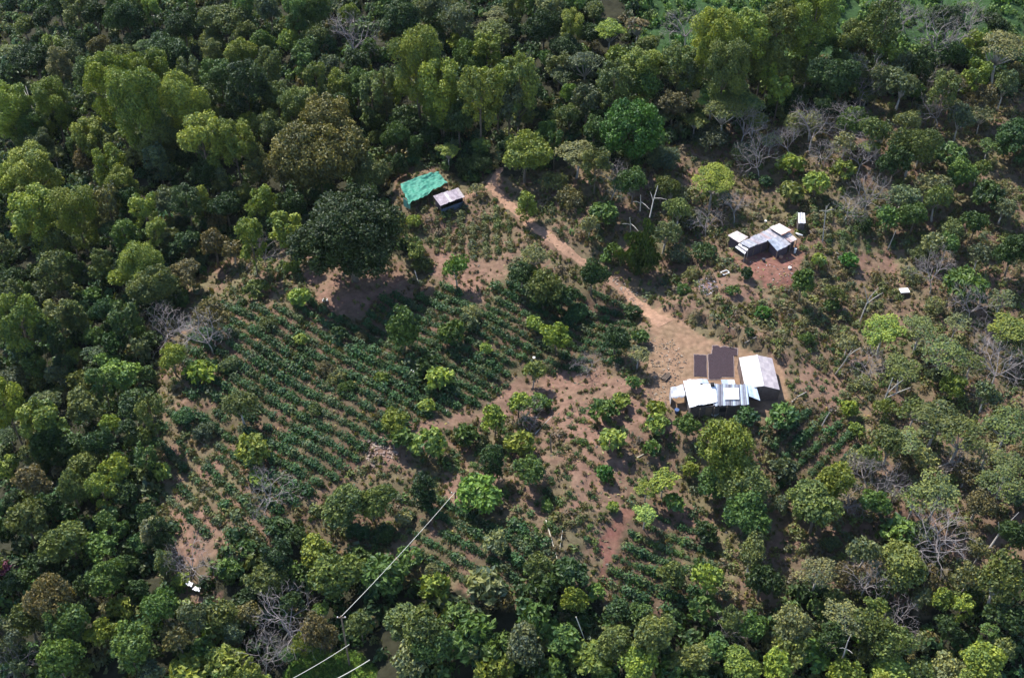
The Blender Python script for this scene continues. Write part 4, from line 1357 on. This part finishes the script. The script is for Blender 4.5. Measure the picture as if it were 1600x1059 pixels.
stick('dead_trunk', (1550, 545), (1562, 507), .13, M_PALE, 'slim pale trunk under the crown at the right edge', 'trunk', None, (0, 4), .0)
stick('dead_trunk', (1387, 390), (1400, 360), .12, M_PALE, 'slim pale trunk right of the upper coffee rows', 'trunk', None, (0, 4), .0)
stick('dead_trunk', (1285, 378), (1291, 322), .14, M_PALE, 'upright white trunk with crooked arms right of the tiny outhouse', 'trunk', None, (0, 6.5), .0, forks=((.85, 1303, 327, 6.5, .08), (.85, 1280, 330, 6.5, .07), (.9, 1296, 318, 7.5, .06)))
stick('dead_trunk', (1290, 430), (1272, 300), .01, M_PALE, 'x', 'trunk') if False else None
for (a, b, lab) in (((1000, 330), (1001, 305), 'short upright pale trunk above the drooping vine-covered tree'), ((1015, 340), (1028, 290), 'long slanting pale trunk right above the drooping vine-covered tree'), ((985, 362), (984, 340), 'crooked pale branch at the left top of the vine-covered tree')):
    stick('dead_trunk', a, b, .14, M_PALE, lab, 'trunk', None, (5, 9), .03, forks=((.6, b[0] + 14, b[1] + 22, 8, .06), (.5, b[0] - 12, b[1] + 10, 8, .06)))
# wire on two posts
def post(px, py, h, label):
    g = ground(px, py, h); e = empty('utility_post', g); tag(e, label, 'post', 'wooden posts carrying the wire'); m = MB(); m.tube([(0, 0, -.5), (0, 0, h)], [.13, .10], 8); m.build('pole', M_WOOD, e)
    m = MB(); m.box((0, 0, h - .35), 1.1, .1, .1); m.build('crossarm', M_WOOD, e)
    for s in (-.45, .45):
        m = MB(); m.tube([(s, 0, h - .25), (s, 0, h - .1)], [.06, .05], 8); m.build('insulator', M_WHITE, e)
    return g + np.array([0, 0, h - .1])
p1 = post(711, 768, 3.6, 'short wooden post at the left edge of the lime green tree'); p2 = post(533, 962, 10.5, 'tall wooden post rising among the olive trees at the lower left end of the wire')
M_WIRE = simple('bright_wire', (.62, .60, .50), .4, 0)
def wire(a, b, sag, r, label):
    m = MB(); pts = [a * (1 - t) + b * t - np.array((0, 0, sag * 4 * t * (1 - t))) for t in np.linspace(0, 1, 17)]; m.tube([p - a for p in pts], [r] * 17, 5); ob = m.build('wire', M_WIRE); ob.location = tuple(a); tag(ob, label, 'wire', 'wires over the lower trees')
wire(p1, p2, .35, .03, 'long bright wire running down from the lime green tree to the lower post')
wire(at_h(546, 1006, 10), at_h(452, 1062, 10), .2, .035, 'upper of the two short bright wires at the bottom edge')
wire(at_h(578, 1030, 10), at_h(505, 1070, 10), .2, .05, 'lower of the two short bright wires at the bottom edge')
# cloths, box, debris
def cloth(px, py, w, d, label, h=.5, col=None, rz=0):
    g = ground(px, py); m = MB(); N = 7; vs = [((i / 6 - .5) * w, (j / 6 - .5) * d, h + .12 * math.sin(i * 1.7 + j) + .08 * math.sin(j * 2.9)) for i in range(N) for j in range(N)]
    vs2 = [(x, y, z - .04) for x, y, z in vs]; F = [(i * N + j, (i + 1) * N + j, (i + 1) * N + j + 1, i * N + j + 1) for i in range(N - 1) for j in range(N - 1)]
    m._add(vs + vs2, F + [tuple(49 + k for k in f[::-1]) for f in F]); ob = m.build('cloth', M_WHITE, smooth=True); ob.location = tuple(g); ob.rotation_euler = (0, 0, rz); tag(ob, label, 'cloth', 'white cloths and sacks'); return ob
cloth(299, 920, .9, .6, 'upper left crumpled white sheet in the lower left corner clearing', 1.2, rz=-.5); cloth(310, 928, .95, .6, 'lower right crumpled white sheet in the lower left clearing', 1.2, rz=-.3)
cloth(645, 583, .3, .8, 'narrow white sack lying in the shaded coffee rows', .4, rz=.5); cloth(834, 568, .4, .35, 'small white sack at the lower end of the coffee rows', 1.3); cloth(699, 644, .3, .3, 'small white sack on the bare soil strip', .4); cloth(508, 470, .8, .6, 'pinkish white scrap under the giant dark tree', .2)
g_ = ground(1411, 461); e = empty('white_box', g_); tag(e, 'small white-topped box on legs right of the upper fields', 'box'); m = MB(); m.box((0, 0, .9), 1.5, 1.1, .12, .1); m.build('lid', M_WHITE, e)
m = MB(); m.box((0, 0, .35), 1.25, .9, .54, .1); m.build('body', M_WOOD, e)
for sx in (-.5, .5):
    for sy in (-.35, .35): m = MB(); m.box((sx, sy, -.3), .09, .09, .65); m.build('leg', M_WOOD, e)
g_ = ground(1133, 427); m = MB(); 
for a, b in (((-.6, -.4), (.6, -.4)), ((.6, -.4), (.6, .4)), ((.6, .4), (-.6, .4)), ((-.6, .4), (-.6, -.4))): m.tube([(a[0], a[1], .15), (b[0], b[1], .15)], [.09, .09], 6)
ob = m.build('empty_crate', M_WHITE); ob.location = tuple(g_); ob.rotation_euler = (0, 0, .5); tag(ob, 'small white rectangular frame on the ground left of the upper house', 'crate')
g_ = ground(1248, 370); m = MB(); m.tube([(-.6, .1, .5), (0, -.1, .55), (.6, 0, .5)], [.12, .16, .1], 8); ob = m.build('metal_gutter', M_WHITE); ob.location = tuple(g_); ob.rotation_euler = (0, 0, -.5); tag(ob, 'short white gutter piece at the right end of the upper house', 'gutter')
def bucket(px, py, r, h, mat, label, nm='bucket'):
    g = ground(px, py); m = MB(); m.tube([(0, 0, 0), (0, 0, h * .5), (0, 0, h)], [r * .75, r * .9, r], 12); ob = m.build(nm, mat); ob.location = tuple(g); tag(ob, label, nm, 'small things in the upper yard')
M_DK = simple('dark_plastic', (.04, .04, .05), .6)
bucket(1193, 408, .3, .5, M_DK, 'dark bucket on the red yard before the long roof'); bucket(1220, 403, .35, .3, simple('orange_plastic', (.45, .25, .16), .6), 'low orange-white basin under the edge of the front wing', 'basin')
bucket(1233.5, 420, .28, .35, M_WHITE, 'white bucket on the lower part of the red yard'); bucket(1241.7, 395, .22, .9, M_WHITE, 'upright white can at the right corner of the upper house', 'can'); bucket(1196, 347, .2, .3, M_WHITE, 'white bucket uphill behind the upper house roof')
bucket(1057, 645, .35, .7, simple('blue_plastic', (.05, .09, .2), .5), 'blue drum below the tarp shelter', 'drum')
def firewood(px, py, n, L, rz, label):
    g = ground(px, py); m = MB()
    for i in range(n):
        y = (i % 5 - 2) * .2 + random.uniform(-.04, .04); z = .1 + (i // 5) * .17; l = L * random.uniform(.8, 1.1) / 2; m.tube([(-l, y, z), (l, y + random.uniform(-.06, .06), z + .02)], [.09, .07], 6)
    ob = m.build('firewood_pile', M_WOOD); ob.location = tuple(g); ob.rotation_euler = (0, 0, rz); tag(ob, label, 'firewood', 'firewood piles')
firewood(1092, 601 + 38, 12, 1.4, .2, 'firewood pile in front of the white farmhouse roof'); firewood(1040, 590, 10, 1.6, .9, 'firewood pile at the left side of the yard')
# wood chips and litter
def litter(name, poly, n, smin, smax, cols, label):
    xs_ = [p[0] for p in poly]; ys_ = [p[1] for p in poly]; V = []; Fq = []; Cc = []
    k = 0
    while k < n:
        x, y = random.uniform(min(xs_), max(xs_)), random.uniform(min(ys_), max(ys_))
        if not in_poly(np.array([x]), np.array([y]), poly)[0]: continue
        g = ground(x, y); a = random.uniform(0, 6.28); L = random.uniform(smin, smax); w = L * random.uniform(.15, .5); h = random.uniform(.04, .12); c = random.choice(cols); b = len(V)
        for z in (0, h):
            for sx, sy in ((-1, -1), (1, -1), (1, 1), (-1, 1)): V.append((g[0] + sx * L / 2 * math.cos(a) - sy * w / 2 * math.sin(a), g[1] + sx * L / 2 * math.sin(a) + sy * w / 2 * math.cos(a), g[2] + z + .03)); Cc.append(c)
        Fq += [(b, b + 3, b + 2, b + 1), (b + 4, b + 5, b + 6, b + 7), (b, b + 1, b + 5, b + 4), (b + 1, b + 2, b + 6, b + 5), (b + 2, b + 3, b + 7, b + 6), (b + 3, b, b + 4, b + 7)]; k += 1
    o = bpy.data.objects.new(name, mesh_np(name, V, Fq, simple(name, (1, 1, 1), .9, 0, vcol=True), {'col': ('FLOAT_COLOR', np.array(Cc))})); link(o); tag(o, label, kind='stuff')
litter('wood_chips', [(1015, 530), (1050, 530), (1075, 560), (1060, 600), (1045, 640), (1020, 630)], 300, .08, .36, [(.28, .22, .16), (.2, .15, .11), (.34, .28, .22), (.14, .1, .08)], 'scattered pale wood chips and branches at the left of the yard')
litter('yard_litter', [(1160, 410), (1240, 400), (1240, 440), (1200, 445)], 45, .08, .28, [(.5, .46, .44), (.3, .2, .16), (.2, .15, .14)], 'small scraps scattered over the red yard')
litter('path_stones', [(950, 425), (975, 440), (1010, 470), (1000, 485), (960, 450)], 60, .15, .4, [(.28, .24, .2), (.2, .15, .12)], 'stones and chips beside the path')
litter('rubbish_heap', [(1085, 440), (1110, 430), (1125, 450), (1100, 465)], 90, .15, .5, [(.26, .23, .27), (.16, .13, .17), (.36, .34, .36)], 'scattered grey rubbish on the slope left of the upper house')
litter('dry_branches', [(560, 690), (610, 680), (625, 715), (580, 730)], 120, .2, .7, [(.28, .22, .18), (.2, .14, .12)], 'dry cut branches on the bare patch in the middle')
